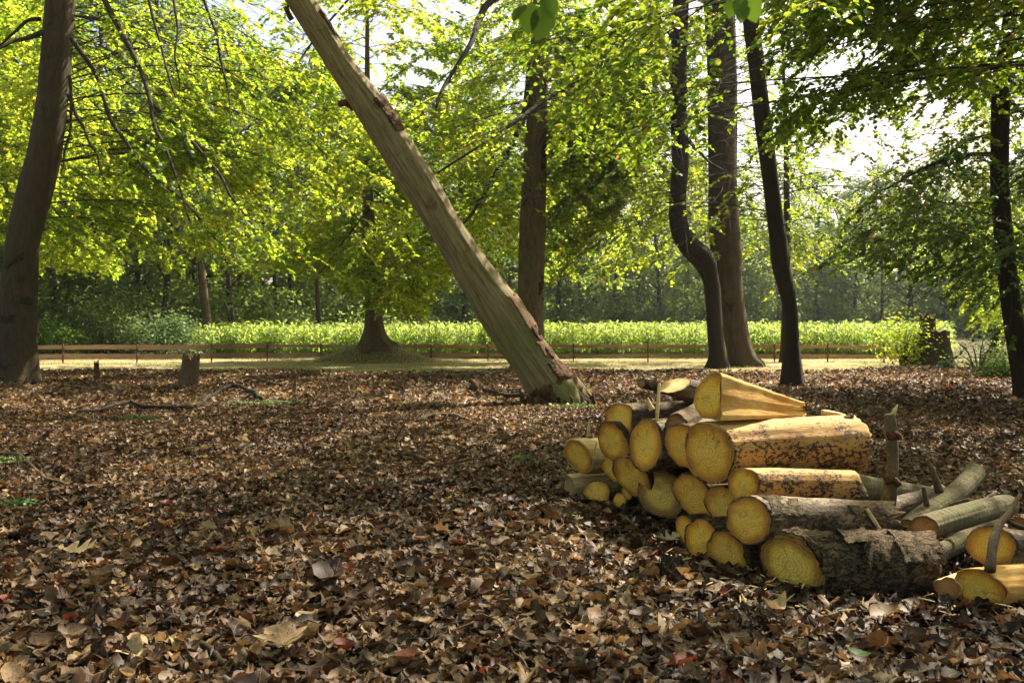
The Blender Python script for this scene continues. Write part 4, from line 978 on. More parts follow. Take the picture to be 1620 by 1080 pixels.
PL = (P, r, base, root)
# rotten torn foot and the shedding strip on its upper side
def patch(name, i0, i1, t0, t1, lift, mat_, seed, rough=0.03, edge=0.25, PP=None, nsc=3.5, eu=3, na=0.55):
    P, r, base, root = PP or PL
    ni, nj = 60, 24; ii = np.linspace(i0, i1, ni); th = np.linspace(t0, t1, nj)
    Pi = np.array([np.interp(ii, np.arange(len(P)), P[:, k]) for k in range(3)]).T; ri = np.interp(ii, np.arange(len(P)), r)
    T = np.gradient(Pi, axis=0); T /= np.linalg.norm(T, axis=1)[:, None]; A = np.cross([0, 1.0, 0], T); A /= np.linalg.norm(A, axis=1)[:, None]; B_ = np.cross(T, A)
    D = A[:, None] * np.cos(th)[None, :, None] + B_[:, None] * np.sin(th)[None, :, None]
    Q = Pi[:, None] + D * ri[:, None, None]; nz = fbm(Q, nsc, seed, 4); nz2 = fbm(Q, 12, seed + 5, 3)
    e = np.minimum(np.minimum(np.linspace(0, 1, ni)[:, None], np.linspace(1, 0, ni)[:, None]) * eu, np.minimum(np.linspace(0, 1, nj)[None], np.linspace(1, 0, nj)[None]) * 2.2)
    h = np.where(e + nz * na > edge, lift * (1 + 0.8 * nz2) + rough * nz, -0.09)
    V = (Pi[:, None] + D * (ri[:, None] * 1.03 + h)[..., None]).reshape(-1, 3)
    mk(name, V - base, [grid_faces(ni, nj, False)], mat_, root)
patch('torn_foot', 0, 21, -2.9, 0.9, 0.03, M['rot'], 3, 0.10, 0.30)
patch('rotten_cavity', 2, 13, -2.6, -1.1, 0.035, M['black_rot'], 33, 0.05, 0.25)
patch('rotten_cavity', 14, 27, -1.3, -0.3, 0.03, M['rot'], 35, 0.06, 0.45)
patch('rotten_strip', 10, 50, -1.15, 0.1, 0.012, M['rot_pale'], 9, 0.06, 0.40)
patch('rotten_strip', 16, 40, -0.9, -0.1, 0.03, M['rot'], 19, 0.06, 0.5)
patch('bark_patch', 79, 85, -1.2, -0.1, 0.03, M['rot'], 14, 0.04, 0.2)
patch('bark_patch', 96, 103, -0.7, 0.3, 0.02, M['rot'], 15, 0.04, 0.25)
for (a, b, rr_) in (([(560, 172), (548, 163), (536, 165)], 0.10, 0.07), ([(462, 32), (456, 22), (452, 10)], 0.06, 0.05)):
    Q = polyp(a, 19.6, 19.5, 10); V, Fs = tube(Q, rr_, 10, 0.3, 8, 4); mk('branch_stub', V - base, Fs, M['rot'], root)
mb = MB(); rng = rs(8)
for i in range(46):
    a = rng.uniform(0, 6.28); q = rng.uniform(0.38, 0.72); c = base + np.array([math.cos(a) * q * 1.2, math.sin(a) * q, 0.0]); hgt = rng.uniform(0.06, 0.34)
    mb.add(*tube(np.array([c - [0, 0, .1], c + [rng.normal(0, .03) - .02, 0, hgt * .6], c + [rng.normal(0, .05) - .06, 0, hgt]]), [0.045, 0.035, 0.008], 5, 0.3, 9, i))
tag(mb.build('splintered_foot', M['rot'], root, base), kind='stuff')

# ---------------------------------------------------------------- logs
def section(poly, seg, lob, seed, squash=1.0):
    th = np.linspace(0, 2 * math.pi, seg, endpoint=False)
    if poly is None:
        c = np.stack([np.cos(th), np.sin(th), 0 * th + seed * 3.1], -1)
        rr = 1 + lob * (vnoise(c, 1.1, seed) * 1.1 + vnoise(c, 2.6, seed + 3) * 0.55) + 0.018 * vnoise(c, 9, seed + 4) + 0.014 * rs(seed).randn(seg)
        return np.stack([np.cos(th) * rr * squash, np.sin(th) * rr], -1)
    p = np.array(poly + [poly[0]], float); s = np.r_[0, np.cumsum(np.linalg.norm(np.diff(p, axis=0), axis=1))]
    u = np.linspace(0, s[-1], seg, endpoint=False); return np.stack([np.interp(u, s, p[:, 0]), np.interp(u, s, p[:, 1])], -1)
LOGS = {}
def log(label, p0, d0, p1, d1, D0, D1, body='logbark', end='end', end2=None, cut=(-0.2, 0), cut1=(0, 0), lob=0.12, seed=1, poly=None, amp=0.06, name='log',
        cat='log', bend=0.0, squash=1.0, group=None, frac=0.0, ridge=None, seg=64, fine=0.02, wl=1.0):
    A = W(p0[0], p0[1], d0); B_ = W(p1[0], p1[1], d1); X = B_ - A; Ln = np.linalg.norm(X); X /= Ln
    Yv = np.cross([0, 0, 1.0], X); Yv /= np.linalg.norm(Yv); Zv = np.cross(X, Yv)
    root = empty(name, (0, 0, 0), label, cat, group)
    Mx = Matrix([[X[0], Yv[0], Zv[0], A[0]], [X[1], Yv[1], Zv[1], A[1]], [X[2], Yv[2], Zv[2], A[2]], [0, 0, 0, 1]]); root.matrix_world = Mx
    r0 = D0 / 2 / F * d0; r1 = D1 / 2 / F * d1
    nx = max(24, int(Ln / fine)); t = np.linspace(0, 1, nx)
    sec_ = section(poly, seg, lob, seed, squash); sec1 = section(poly, seg, lob, seed + 1, squash) if poly is None else sec_
    th = np.arctan2(sec_[:, 1], sec_[:, 0])
    S = sec_[None] * (1 - t[:, None, None] * 0.6) + sec1[None] * t[:, None, None] * 0.6
    rr = r0 + (r1 - r0) * t
    Y = S[:, :, 0] * rr[:, None]; Z = S[:, :, 1] * rr[:, None]; Xc = np.repeat((t * Ln)[:, None], seg, 1)
    Q = np.stack([Xc * 0.35, Y, Z], -1) + seed * 5.3
    nzv = fbm(Q, 1.6 / r0, seed, 4) * amp + fbm(np.stack([Xc * 0.8, Y, Z], -1) + seed, 5.0 / r0, seed + 9, 3) * amp * 0.5
    if ridge: nzv = nzv + ridge * np.abs(fbm(np.stack([Xc * 0.6, Y, Z], -1) + seed, 3.2 / r0, seed + 5, 3))
    Y = Y * (1 + nzv); Z = Z * (1 + nzv)
    bz = math.sin(0) + bend * Ln * np.sin(t * math.pi)[:, None]; Z = Z + bz
    Y = Y + 0.02 * Ln * np.sin(t * 5 + seed)[:, None] * (1 - np.exp(-t * 6))[:, None]
    if frac:      # splintered far end
        fr = np.abs(vnoise(np.stack([th * 0, np.cos(th) * 4, np.sin(th) * 4], -1) + seed, 1.7, seed + 2)) * frac
        Xc = Xc - fr[None] * np.clip((t - 0.6) / 0.4, 0, 1)[:, None]
    sh0 = (cut[0] * Y + cut[1] * Z) * np.exp(-t * 7)[:, None]; sh1 = (cut1[0] * Y + cut1[1] * Z) * np.exp(-(1 - t) * 7)[:, None]
    Xc = Xc + sh0 + sh1
    V = np.stack([Xc, Y, Z], -1)
    # rim lip at both ends
    lip0 = V[0] * np.array([1, 0.93, 0.93]) + [0.002, 0, 0]; lip1 = V[-1] * np.array([1, 0.93, 0.93]) - [0.002, 0, 0]
    V2 = np.concatenate([lip0[None], V, lip1[None]]); mk('bark' if 'bark' in body or body == 'birch' else 'stem', V2.reshape(-1, 3), [grid_faces(nx + 2, seg)[:, ::-1]], M[body], root)
    def cap(ring, nm, mt, sgn, rough):
        fs = [0.965, 0.93, 0.85, 0.72, 0.55, 0.36, 0.18]; rings = []
        cen_ = ring.mean(0)
        for k, f in enumerate(fs):
            q = cen_ + (ring - cen_) * f; nz_ = fbm(q * np.array([0, 1, 1]) + seed, 2.2 / r0, seed + 31, 3)
            q = q + np.array([sgn, 0, 0]) * (0.001 + rough * nz_ * (0.3 if k == 0 else 1))[:, None] if False else q + np.stack([sgn * (0.001 + rough * nz_), 0 * nz_, 0 * nz_], -1)
            rings.append(q)
        Vc = np.vstack([np.concatenate(rings), cen_ + [sgn * 0.001, 0, 0]]); n_ = len(fs); f4 = grid_faces(n_, seg); j = np.arange(seg); tri = np.stack([(n_ - 1) * seg + j, (n_ - 1) * seg + (j + 1) % seg, np.full(seg, n_ * seg)], 1)
        if sgn > 0: f4 = f4[:, ::-1]; tri = tri[:, ::-1]
        uv = Vc[:, 1:] - cen_[1:]; uv = uv / np.abs(ring[:, 1:] - cen_[1:]).max()
        mk(nm, Vc, [f4, tri], mt, root, uv=uv)
    cap(V[0], 'cut_end', M[end], -1, 0.012 * r0 / 0.15); cap(V[-1], 'cut_end', M[end2 or end], 1, 0.02 if frac else 0.008)
    return root, (V, r0, Ln)
def log_plate(L_, x0, x1, t0, t1, lift, curl, mt, seed, name='bark_plate', edge=0.22, thick=0.008):
    """a jagged sheet of bark standing off a log's surface (x fraction, angle from local +Y)"""
    root, (V, r0, Ln) = L_; nx, seg = V.shape[:2]; ni, nj = 44, 30
    ii = np.linspace(x0, x1, ni) * (nx - 1); th = np.linspace(t0, t1, nj)
    cx = V.mean(1); cen_ = np.stack([np.interp(ii, np.arange(nx), cx[:, k]) for k in range(3)], -1)
    R_ = np.interp(ii, np.arange(nx), np.linalg.norm(V[:, :, 1:] - cx[:, None, 1:], axis=2).mean(1))
    Q = np.stack([np.repeat(cen_[:, None, 0], nj, 1), cen_[:, None, 1] + R_[:, None] * np.cos(th)[None], cen_[:, None, 2] + R_[:, None] * np.sin(th)[None]], -1)
    nz_ = fbm(Q + seed, 16, seed, 4); u = np.linspace(0, 1, ni)[:, None]; v = np.linspace(0, 1, nj)[None]
    e = np.minimum(np.minimum(u, 1 - u) * 2.6, np.minimum(v, 1 - v) * 2.6)
    up = lift + curl * (v ** 2) + curl * 0.6 * (2 * u - 1) ** 2 + 0.010 * nz_
    keep = (e + 0.5 * nz_ > edge)
    D = np.stack([0 * Q[..., 0], np.repeat(np.cos(th)[None], ni, 0), np.repeat(np.sin(th)[None], ni, 0)], -1)
    P1 = Q + D * up[..., None]; P0_ = Q + D * (up - thick)[..., None]
    f = grid_faces(ni, nj, False); kf = keep.reshape(-1)[f].all(1); f = f[kf]
    if len(f) == 0: return
    n_ = ni * nj
    # side walls along boundary edges
    ed = {}
    for q in f:
        for a, b in zip(q, np.roll(q, -1)):
            if (b, a) in ed: del ed[(b, a)]
            else: ed[(a, b)] = 1
    w = np.array([[b, a, a + n_, b + n_] for a, b in ed])
    mk(name, np.concatenate([P1.reshape(-1, 3), P0_.reshape(-1, 3)]), [f, f[:, ::-1] + n_, w], M[mt], root, smooth=False)

def az(p, d, a, L_, el=0.0):
    """far end of a log of length L_ whose axis heads a degrees to the right of the view direction -> pixel, distance"""
    A = W(p[0], p[1], d); B_ = A + L_ * np.array([math.sin(R(a)) * math.cos(R(el)), math.cos(R(a)) * math.cos(R(el)), math.sin(R(el))])
    return (810 + B_[0] / B_[1] * F, HZ - (B_[2] - CAM_H) / B_[1] * F), B_[1]
def lg(label, p0, d0, a, L_, D0, D1=None, el=0, **k):
    p1, d1 = az(p0, d0, a, L_, el); return log(label, p0, d0, p1, d1, D0, (D1 or D0) * d0 / d1, **k)
G = 'logs stacked in the pile'
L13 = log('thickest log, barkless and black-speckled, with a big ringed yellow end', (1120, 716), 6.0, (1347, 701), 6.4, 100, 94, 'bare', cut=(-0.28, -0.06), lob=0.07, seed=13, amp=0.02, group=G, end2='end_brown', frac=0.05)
L17 = log('wedge-shaped split log lying highest on the pile, tapering to the right', (1128, 626), 6.0, (1272, 648), 6.35, 78, 24, 'split', cut=(-0.15, 0.15), seed=17, amp=0.045, frac=0.16, fine=0.01, seg=96, group=G,
          poly=[(-.66, -.95), (-.3, -.97), (.35, -.88), (.75, -.62), (.95, -.3), (.98, .2), (.78, .6), (.45, .88), (.12, 1.0), (-.08, .98), (-.19, .85), (-.26, .5), (-.42, .1), (-.5, -.4), (-.68, -.75)])
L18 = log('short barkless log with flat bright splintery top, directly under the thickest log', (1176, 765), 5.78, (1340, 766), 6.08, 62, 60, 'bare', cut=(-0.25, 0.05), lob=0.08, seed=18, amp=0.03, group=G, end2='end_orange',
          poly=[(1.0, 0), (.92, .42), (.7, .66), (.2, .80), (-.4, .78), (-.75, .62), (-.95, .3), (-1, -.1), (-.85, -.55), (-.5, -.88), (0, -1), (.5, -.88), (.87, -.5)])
L19 = log('half-barked log with round sawn end and torn right end, above the lowest log', (1183, 822), 5.55, (1412, 826), 5.95, 76, 66, 'bare_dark', cut=(-0.42, 0), lob=0.05, seed=19, amp=0.045, group=G, frac=0.22, end2='splinter')
L21 = log('lowest front log wrapped in thick flaking grey bark, its heart-shaped yellow end facing left', (1250, 897), 5.38, (1478, 893), 5.45, 96, 98, 'logbark', 'end_collar', 'end_brown', cut=(-0.72, -0.1), cut1=(0.3, 0), lob=0.2, seed=21, amp=0.06, group=G, ridge=0.2, fine=0.008, seg=128)
for x0, x1, t0, t1, li, cu, sd1 in ((0.40, 0.72, 1.2, 3.2, 0.014, 0.02, 1), (0.62, 0.98, 1.6, 3.0, 0.012, 0.03, 2), (0.10, 0.40, 1.9, 3.3, 0.010, 0.01, 3), (0.15, 0.5, 3.0, 4.0, 0.006, 0.005, 4), (0.5, 0.95, 3.2, 4.4, 0.006, 0.006, 5),
                                    (0.05, 0.45, 3.9, 4.7, 0.012, 0.015, 6), (0.28, 0.52, 1.3, 2.4, 0.02, 0.03, 7)):
    log_plate(L21, x0, x1, t0, t1, li, cu, 'logbark', 40 + sd1)
for x0, x1, t0, t1, li, cu, sd1 in ((0.02, 0.35, 1.4, 3.0, 0.004, 0.004, 1), (0.3, 0.7, 2.6, 3.9, 0.004, 0.006, 2), (0.55, 0.9, 2.0, 3.1, 0.005, 0.01, 3)):
    log_plate(L19, x0, x1, t0, t1, li, cu, 'logbark', 60 + sd1, edge=0.35)
lg('log with an oval yellow end tucked behind the left of the thickest log', (1080, 706), 6.6, 66, 1.0, 78, cut=(-.25, -.2), lob=0.1, seed=14, group=G)
lg('small round-ended log under the thickest log, left of the short splintery-topped log', (1144, 799), 6.05, 66, 1.0, 64, cut=(-.32, -.05), seed=12, group=G)
lg('log with a slanting oval end, right of the dark-ringed one', (1097, 785), 6.45, 64, 1.0, 74, cut=(-.25, -.32), seed=11, group=G)
lg('log whose round end has a wide dark bark collar, low in the pile', (1046, 781), 7.15, 62, 1.05, 78, cut=(-.45, 0), lob=0.06, seed=10, group=G, amp=0.05, end='end_collar')
L4 = lg('log with a tall narrow oval end, beside the upright splinter', (1021, 703), 7.0, 68, 1.1, 84, 70, cut=(-.12, .12), lob=0.05, seed=4, group=G, body='bare_dark')
lg('log with a long oval end slanting down to the right, left of the dark-collared log', (999, 753), 7.3, 62, 1.0, 70, cut=(-.25, -.38), lob=0.08, seed=5, group=G)
lg('narrow-ended log showing below the two topmost ends on the left of the pile', (968, 741), 7.72, 64, 1.0, 46, cut=(-.15, -.3), lob=0.15, seed=3, group=G)
lg('log with an egg-shaped end, just under the topmost end on the left of the pile', (968, 699), 7.6, 64, 1.1, 62, cut=(-.3, -.22), lob=0.10, seed=2, group=G)
L1 = lg('log with the topmost end on the left of the pile, dark bark behind it', (980, 663), 7.6, 70, 1.25, 56, cut=(-.4, .1), lob=0.12, seed=1, group=G, body='bare_dark')
L6 = lg('leftmost stacked log, oval end below and pale splintery upper side', (915, 722), 8.2, 66, 0.9, 55, cut=(-.35, -.28), lob=0.06, seed=6, group=G, body='splinter')
lg('small orange-rimmed log lying on the leaves under the leftmost stacked log', (944, 779), 8.0, 62, 0.9, 40, cut=(-.5, 0.1), lob=0.15, seed=8, group=G)
lg('half-split short piece lowest at the far left of the pile', (901, 770), 8.25, 62, 0.6, 44, cut=(-.25, 0), seed=7, group=G, end='end_brown', body='splinter', poly=[(.3, -1), (.5, 0), (.3, .9), (-.25, .7), (-.5, 0), (-.35, -.9)])
lg('tiny yellow log end between the dark-collared log and the small one on the leaves', (980, 791), 7.75, 60, 0.6, 25, cut=(-.4, .2), lob=0.2, seed=9, group=G)
lg('thin log end squeezed beneath the long slanting oval one', (991, 779), 7.6, 60, 0.7, 22, 20, cut=(-.1, -.4), lob=0.2, seed=29, group=G)
lg('left and tallest of the three narrow ends at the foot of the pile', (1084, 839), 6.35, 66, 0.9, 48, cut=(-.15, -.1), lob=0.12, seed=20, group=G)
lg('middle of the three narrow ends at the foot of the pile', (1110, 853), 5.98, 66, 0.9, 70, cut=(-.18, 0.02), lob=0.14, seed=22, group=G)
lg('lobed notched log end, right of the three narrow ones at the foot of the pile', (1149, 872), 5.72, 70, 0.75, 72, cut=(-.40, -.25), lob=0.22, seed=23, group=G)
lg('brown knotty stub with a hollow end, above the tall narrow oval end', (1070, 672), 6.85, 25, 0.8, 34, cut=(-.1, 0), lob=0.15, seed=15, group=G, end='end_brown', body='stick', amp=0.08, el=4)
log('log with an oblique pale cut facing up, at the back of the pile top', (1066, 610), 7.55, (1175, 648), 8.1, 34, 46, body='bare_dark', end='end_pale', cut=(-.5, 1.3), seed=16, group=G)
log('thin dark log at the back of the pile top behind the pale oblique cut', (1015, 606), 8.2, (1085, 622), 8.6, 15, 20, body='logbark', end='end_brown', seed=24, group=G, seg=32)
# pieces to the right of the pile
G2 = 'logs and branches fallen right of the pile'
log('mossy log lying behind, its orange end hidden by the short splintery-topped log', (1334, 768), 7.3, (1478, 786), 8.1, 46, 30, 'birch', 'end_orange', cut=(-.3, 0), seed=31, group=G2)
S1 = log('pale barkless branch on the ground carrying an upright broken stake', (1388, 818), 6.7, (1486, 778), 7.2, 40, 26, 'bare_dark', 'end_brown', seed=32, group=G2, cat='branch', amp=0.08)
def part_tube(L_, pts, d0, d1, rad, nm, mt, seed=1, n=24, namp=0.15):
    Q = polyp(pts, d0, d1, n); r = np.interp(np.linspace(0, 1, n), np.linspace(0, 1, len(rad)), np.array(rad) / F * (d0 + d1) / 2)
    V, Fs = tube(Q, r, 16, namp, 9, seed); Mi = np.array(L_[0].matrix_world.inverted()); V = V @ Mi[:3, :3].T + Mi[:3, 3]
    return mk(nm, V, Fs, M[mt], L_[0])
part_tube(S1, [(1398, 822), (1406, 790), (1412, 740), (1411, 700), (1409, 672), (1407, 655)], 6.72, 6.72, [15, 12, 9, 9, 9.5, 8], 'stake', 'birch', 3)
part_tube(S1, [(1410, 662), (1415, 650), (1420, 640)], 6.72, 6.72, [4.5, 3.5, 1], 'splinter', 'splinter', 4, 8)
part_tube(S1, [(1403, 690), (1416, 688), (1425, 693)], 6.70, 6.66, [7, 8, 4], 'knot', 'rot', 5, 8, 0.4)
part_tube(S1, [(1400, 762), (1412, 758), (1424, 768)], 6.70, 6.66, [6, 8, 5], 'knot', 'rot', 6, 8, 0.4)
L24 = log('green-barked pole leaning up to the right with a pale sawn top end', (1436, 838), 5.95, (1545, 748), 6.85, 34, 32, 'birch', 'end_orange', 'end_pale', cut=(-.2, 0), seed=33, group=G2, cat='branch', amp=0.05)
part_tube(L24, [(1487, 803), (1505, 800), (1520, 794), (1534, 790)], 6.3, 6.2, [6, 5, 4, 3], 'side_branch', 'stick', 7, 12)
part_tube(L24, [(1486, 778), (1480, 758), (1474, 742), (1467, 728)], 6.35, 6.35, [7, 5, 4, 2.5], 'side_branch', 'stick', 8, 12)
part_tube(L24, [(1466, 800), (1464, 785), (1461, 770)], 6.15, 6.15, [5, 4, 3], 'side_branch', 'stick', 9, 12)
L25 = log('green-grey barked log with an orange sawn end, crossing under the leaning pole', (1462, 838), 5.65, (1600, 800), 6.5, 43, 36, 'birch', 'end_orange', cut=(-.3, 0), seed=34, group=G2, amp=0.04, bend=0.02)
part_tube(L25, [(1545, 806), (1560, 790), (1572, 780)], 6.2, 6.3, [6, 4, 2], 'side_branch', 'stick', 9, 10)
log('dark mossy branch low beneath the green-grey log with the orange end', (1440, 890), 5.85, (1575, 832), 6.6, 32, 28, 'birch', 'end_brown', seed=35, group=G2, cat='branch', amp=0.05)
L26 = log('log with a round yellow end at the right edge, a crooked stick across its face', (1568, 863), 5.3, (1720, 885), 5.75, 64, 64, 'bare_dark', 'end', cut=(-.62, 0), lob=0.06, seed=36, group=G2)
L27 = log('ragged bright yellow split log lying lowest at the right edge on the leaves', (1548, 932), 5.08, (1660, 925), 5.3, 62, 74, 'split', 'end', cut=(-.75, -.15), lob=0.2, seed=37, group=G2, amp=0.06, frac=0.1)
log('small orange-brown chunk on the leaves left of the ragged yellow split log', (1500, 928), 5.12, (1545, 915), 5.35, 34, 40, 'splinter', 'end_orange', cut=(-.5, 0), lob=0.25, seed=38, group=G2, amp=0.08)
log('small orange log end just entering at the right edge', (1612, 832), 6.1, (1700, 838), 6.4, 30, 30, 'stick', 'end_orange', seed=39, group=G2)

def stick(label, pts, d0, d1, rad, mt='stick', name='stick', cat='stick', seed=1, n=30, namp=0.2, seg=10, group=None):
    Q = polyp(pts, d0, d1, n); r = np.interp(np.linspace(0, 1, n), np.linspace(0, 1, len(rad)), np.array(rad) / F) * Q[:, 1]
    V, Fs = tube(Q, r, seg, namp, 12, seed); b = Q[0]
    o = mk(name, V - b, Fs, M[mt], None); o.location = b; return tag(o, label, cat, group)
def ground_stick(label, pts, rad, lift=0.03, **k):
    """pixel polyline lying on the ground plane"""
    Q = []
    for x, y in pts:
        d = CAM_H * F / (y - HZ); Q.append([(x - 810) / F * d, d, 0])
    Q = smooth_path(np.array(Q), 36); Q[:, 2] = gz(Q[:, 0], Q[:, 1]) + lift + 0.02 * np.sin(np.linspace(0, 9, 36))
    r = np.interp(np.linspace(0, 1, 36), np.linspace(0, 1, len(rad)), np.array(rad)); V, Fs = tube(Q, r, 10, 0.2, 9, k.get('seed', 1)); b = Q[0]
    o = mk(k.get('name', 'stick'), V - b, Fs, M[k.get('mt', 'stick')], None); o.location = b; return tag(o, label, k.get('cat', 'stick'))
stick('crooked dark stick standing across the round yellow log end at the right edge', [(1614, 782), (1597, 810), (1580, 832), (1571, 862), (1566, 902)], 5.35, 5.0, [3, 5, 6.5, 7.5, 8], 'stick', seed=3)
stick('dark thin stick running off the right edge above the round yellow log end', [(1588, 818), (1605, 830), (1640, 842)], 5.6, 5.6, [3, 4, 4], 'twig', seed=4)
stick('pale flat splinter standing upright in the pile before the oblique cut', [(1039, 684), (1040, 650), (1043, 606)], 6.95, 7.0, [1.5, 3, 2.2], 'splinter', name='wood_splinter', cat='splinter', namp=0.05)
stick('pale pointed chip sticking up left of the upright splinter', [(1032, 648), (1028, 640), (1025, 629)], 7.05, 7.05, [5.5, 4, 1], 'splinter', name='wood_splinter', cat='splinter', n=12)
stick('thin pale splinter standing behind the leftmost stacked log', [(931, 690), (931, 680), (932, 667)], 8.1, 8.1, [2.5, 2.5, 1.5], 'splinter', name='wood_splinter', cat='splinter', n=10)
stick('white sliver hanging on the body of the leftmost stacked log', [(944, 699), (942, 708), (940, 717)], 7.95, 7.95, [1.2, 1.2, .5], 'splinter', name='wood_splinter', cat='splinter', n=8)
stick('curled torn bark flap standing on the far end of the thickest log', [(1331, 672), (1340, 664), (1349, 655)], 6.3, 6.3, [9, 9, 3], 'rot', name='bark_flap', cat='bark', n=14, namp=0.4)
stick('small cut branch end lying behind the thickest log', [(1300, 652), (1318, 655), (1336, 660)], 6.6, 6.6, [4.5, 5, 5], 'splinter', name='branch', cat='branch', n=14)
stick('pale splinter leaning on the torn end of the half-barked log', [(1371, 804), (1382, 822), (1396, 842)], 5.72, 5.68, [3, 3.5, 2], 'splinter', name='wood_splinter', cat='splinter', n=10)
stick('yellow chip on the leaves left of the heart-shaped log end', [(1200, 940), (1222, 937), (1228, 935)], 5.3, 5.3, [4, 3, 1], 'split', name='wood_chip', cat='wood chip', n=10)
# sticks on the forest floor
ground_stick('long bent dark branch lying on the leaves in front of the left stump', [(122, 655), (160, 652), (205, 643), (225, 647), (305, 647), (330, 634), (366, 618), (400, 628), (412, 638)], [0.02, 0.03, 0.045, 0.05], lift=0.08, name='fallen_branch', cat='branch', mt='twig')
ground_stick('pale fallen branch right of the left stump', [(372, 603), (395, 600), (420, 605), (440, 612), (455, 608)], [0.03, 0.05, 0.03], lift=0.09, name='fallen_branch', cat='branch', seed=2)
ground_stick('forked pale branch poking from the leaves at the left edge', [(-12, 728), (30, 735), (58, 752), (75, 772), (100, 776)], [0.012, 0.02, 0.014], lift=0.06, name='fallen_branch', cat='branch', seed=3)
ground_stick('grey plank-like stick lying on the leaves left of the leaning trunk', [(668, 598), (720, 597), (800, 594)], [0.05, 0.055, 0.04], lift=0.07, name='fallen_branch', cat='branch', seed=4)
ground_stick('dark branch lying before the foot of the leaning trunk', [(765, 625), (800, 630), (840, 632)], [0.04, 0.05, 0.03], lift=0.09, name='fallen_branch', cat='branch', seed=5, mt='twig')
ground_stick('mossy thin branch on the leaves left of the log pile top', [(660, 668), (700, 660), (735, 668)], [0.02, 0.03, 0.02], lift=0.07, name='fallen_branch', cat='branch', seed=6, mt='birch')
ground_stick('reddish rotten branch piece on the leaves in the middle of the clearing', [(640, 728), (670, 735), (700, 742), (758, 738)], [0.015, 0.03, 0.022, 0.01], lift=0.05, name='fallen_branch', cat='branch', seed=7, mt='rot')
ground_stick('thin bare stick at the bottom edge right of centre', [(775, 1010), (800, 1035), (815, 1060), (835, 1085)], [0.003, 0.0045, 0.004], lift=0.06, seed=8)
ground_stick('curving thin twig in front of the lowest bark log', [(1050, 1035), (1075, 1000), (1100, 985), (1150, 968), (1185, 957)], [0.003, 0.004, 0.002], lift=0.07, seed=9)
ground_stick('dark thick stick half sunk in the leaves at lower left', [(235, 985), (290, 1000), (325, 1035), (352, 1075)], [0.012, 0.018, 0.012], lift=0.03, seed=10, mt='twig')
stick('thin twin twig sticking up from the leaves in mid clearing', [(616, 708), (628, 690), (642, 665)], 12.2, 12.2, [1.5, 1.3, 0.8], 'twig', seed=11)
stick('dark ragged stick standing beyond the upright stake', [(1421, 640), (1424, 632), (1420, 628)], 18.5, 18.5, [5, 6, 3], 'rot', seed=12, n=8, namp=0.5)
stick('small dark stump lump before the leaning trunk', [(748, 618), (750, 608), (744, 600)], 23.0, 23.0, [9, 7, 3], 'rot', name='stump', cat='stump', seed=13, n=10, namp=0.4)
stick('fallen dark thin pole lying on the leaves behind the upright stake', [(1428, 638), (1460, 645), (1480, 648)], 18, 17.6, [2.5, 2.5, 1.5], 'twig', seed=14)

# stumps
def stump(label, px, ybase, ytop, w0, w1, seed, mt='rot', name='tree_stump', tilt=0.0, jag=0.25, d=None):
    d = d or CAM_H * F / (ybase - HZ); b = W(px, ybase, d); h = (ybase - ytop) / F * d; r0 = w0 / 2 / F * d; r1 = w1 / 2 / F * d
    root = empty(name, b, label, 'stump'); n, seg = 30, 40; t = np.linspace(0, 1, n)[:, None]; th = np.linspace(0, 2 * math.pi, seg, endpoint=False)[None]
    top = 1 - jag * np.abs(vnoise(np.stack([np.cos(th[0]) * 2, np.sin(th[0]) * 2, 0 * th[0]], -1) + seed, 1.3, seed))[None]
    R_ = (r1 + (r0 - r1) * np.exp(-t * 3.5)) * (1 + 0.10 * np.sin(5 * th + seed) * np.exp(-t * 2) + 0.05 * np.sin(9 * th)); Z = -0.1 + (h * top + 0.1) * t
    V = np.stack([R_ * np.cos(th) + tilt * h * t, R_ * np.sin(th), Z], -1); V = V * (1 + 0.10 * fbm(V * np.array([1, 1, 0.3]) + seed, 9, seed, 3))[..., None]
    mk('bark', V.reshape(-1, 3), [grid_faces(n, seg)], M[mt], root)
    ring = V[-1]; c = ring.mean(0) - [0, 0, 0.12 * h * jag * 3]; rings = [c + (ring - c) * f + [0, 0, 0.0] for f in (1, .8, .55, .3)]
    Vc = np.vstack([np.concatenate(rings), c]); j = np.arange(seg)
    mk('broken_top', Vc, [grid_faces(4, seg)[:, ::-1][:, ::-1], np.stack([3 * seg + j, 3 * seg + (j + 1) % seg, np.full(seg, 4 * seg)], 1)], M['rot' if jag > .1 else 'end_brown'], root, uv=(Vc[:, :2] - c[:2]) / r1)
    return root, b
stump('knee-high broken brown stump standing in the leaves at the left', 296, 610, 558, 32, 26, 3, 'stick', tilt=0.12, jag=0.35)
stump('thin dark rotten stub right of the leftmost beech', 155, 601, 568, 12, 7, 4, 'rot', tilt=-0.08, jag=0.5)
stump('small pale stub poking from the leaves right of the broken stump', 466, 622, 601, 9, 6, 5, 'stick', jag=0.5)
_, sb = stump('massive dark mossy stump with shoots beside it, at the right end of the fence', 1474, 572, 522, 74, 50, 6, 'beech', jag=0.05, d=41)
stump('taller broken snag rising behind the massive mossy stump', 1468, 570, 497, 30, 22, 7, 'beech_red', jag=0.12, d=41.8)
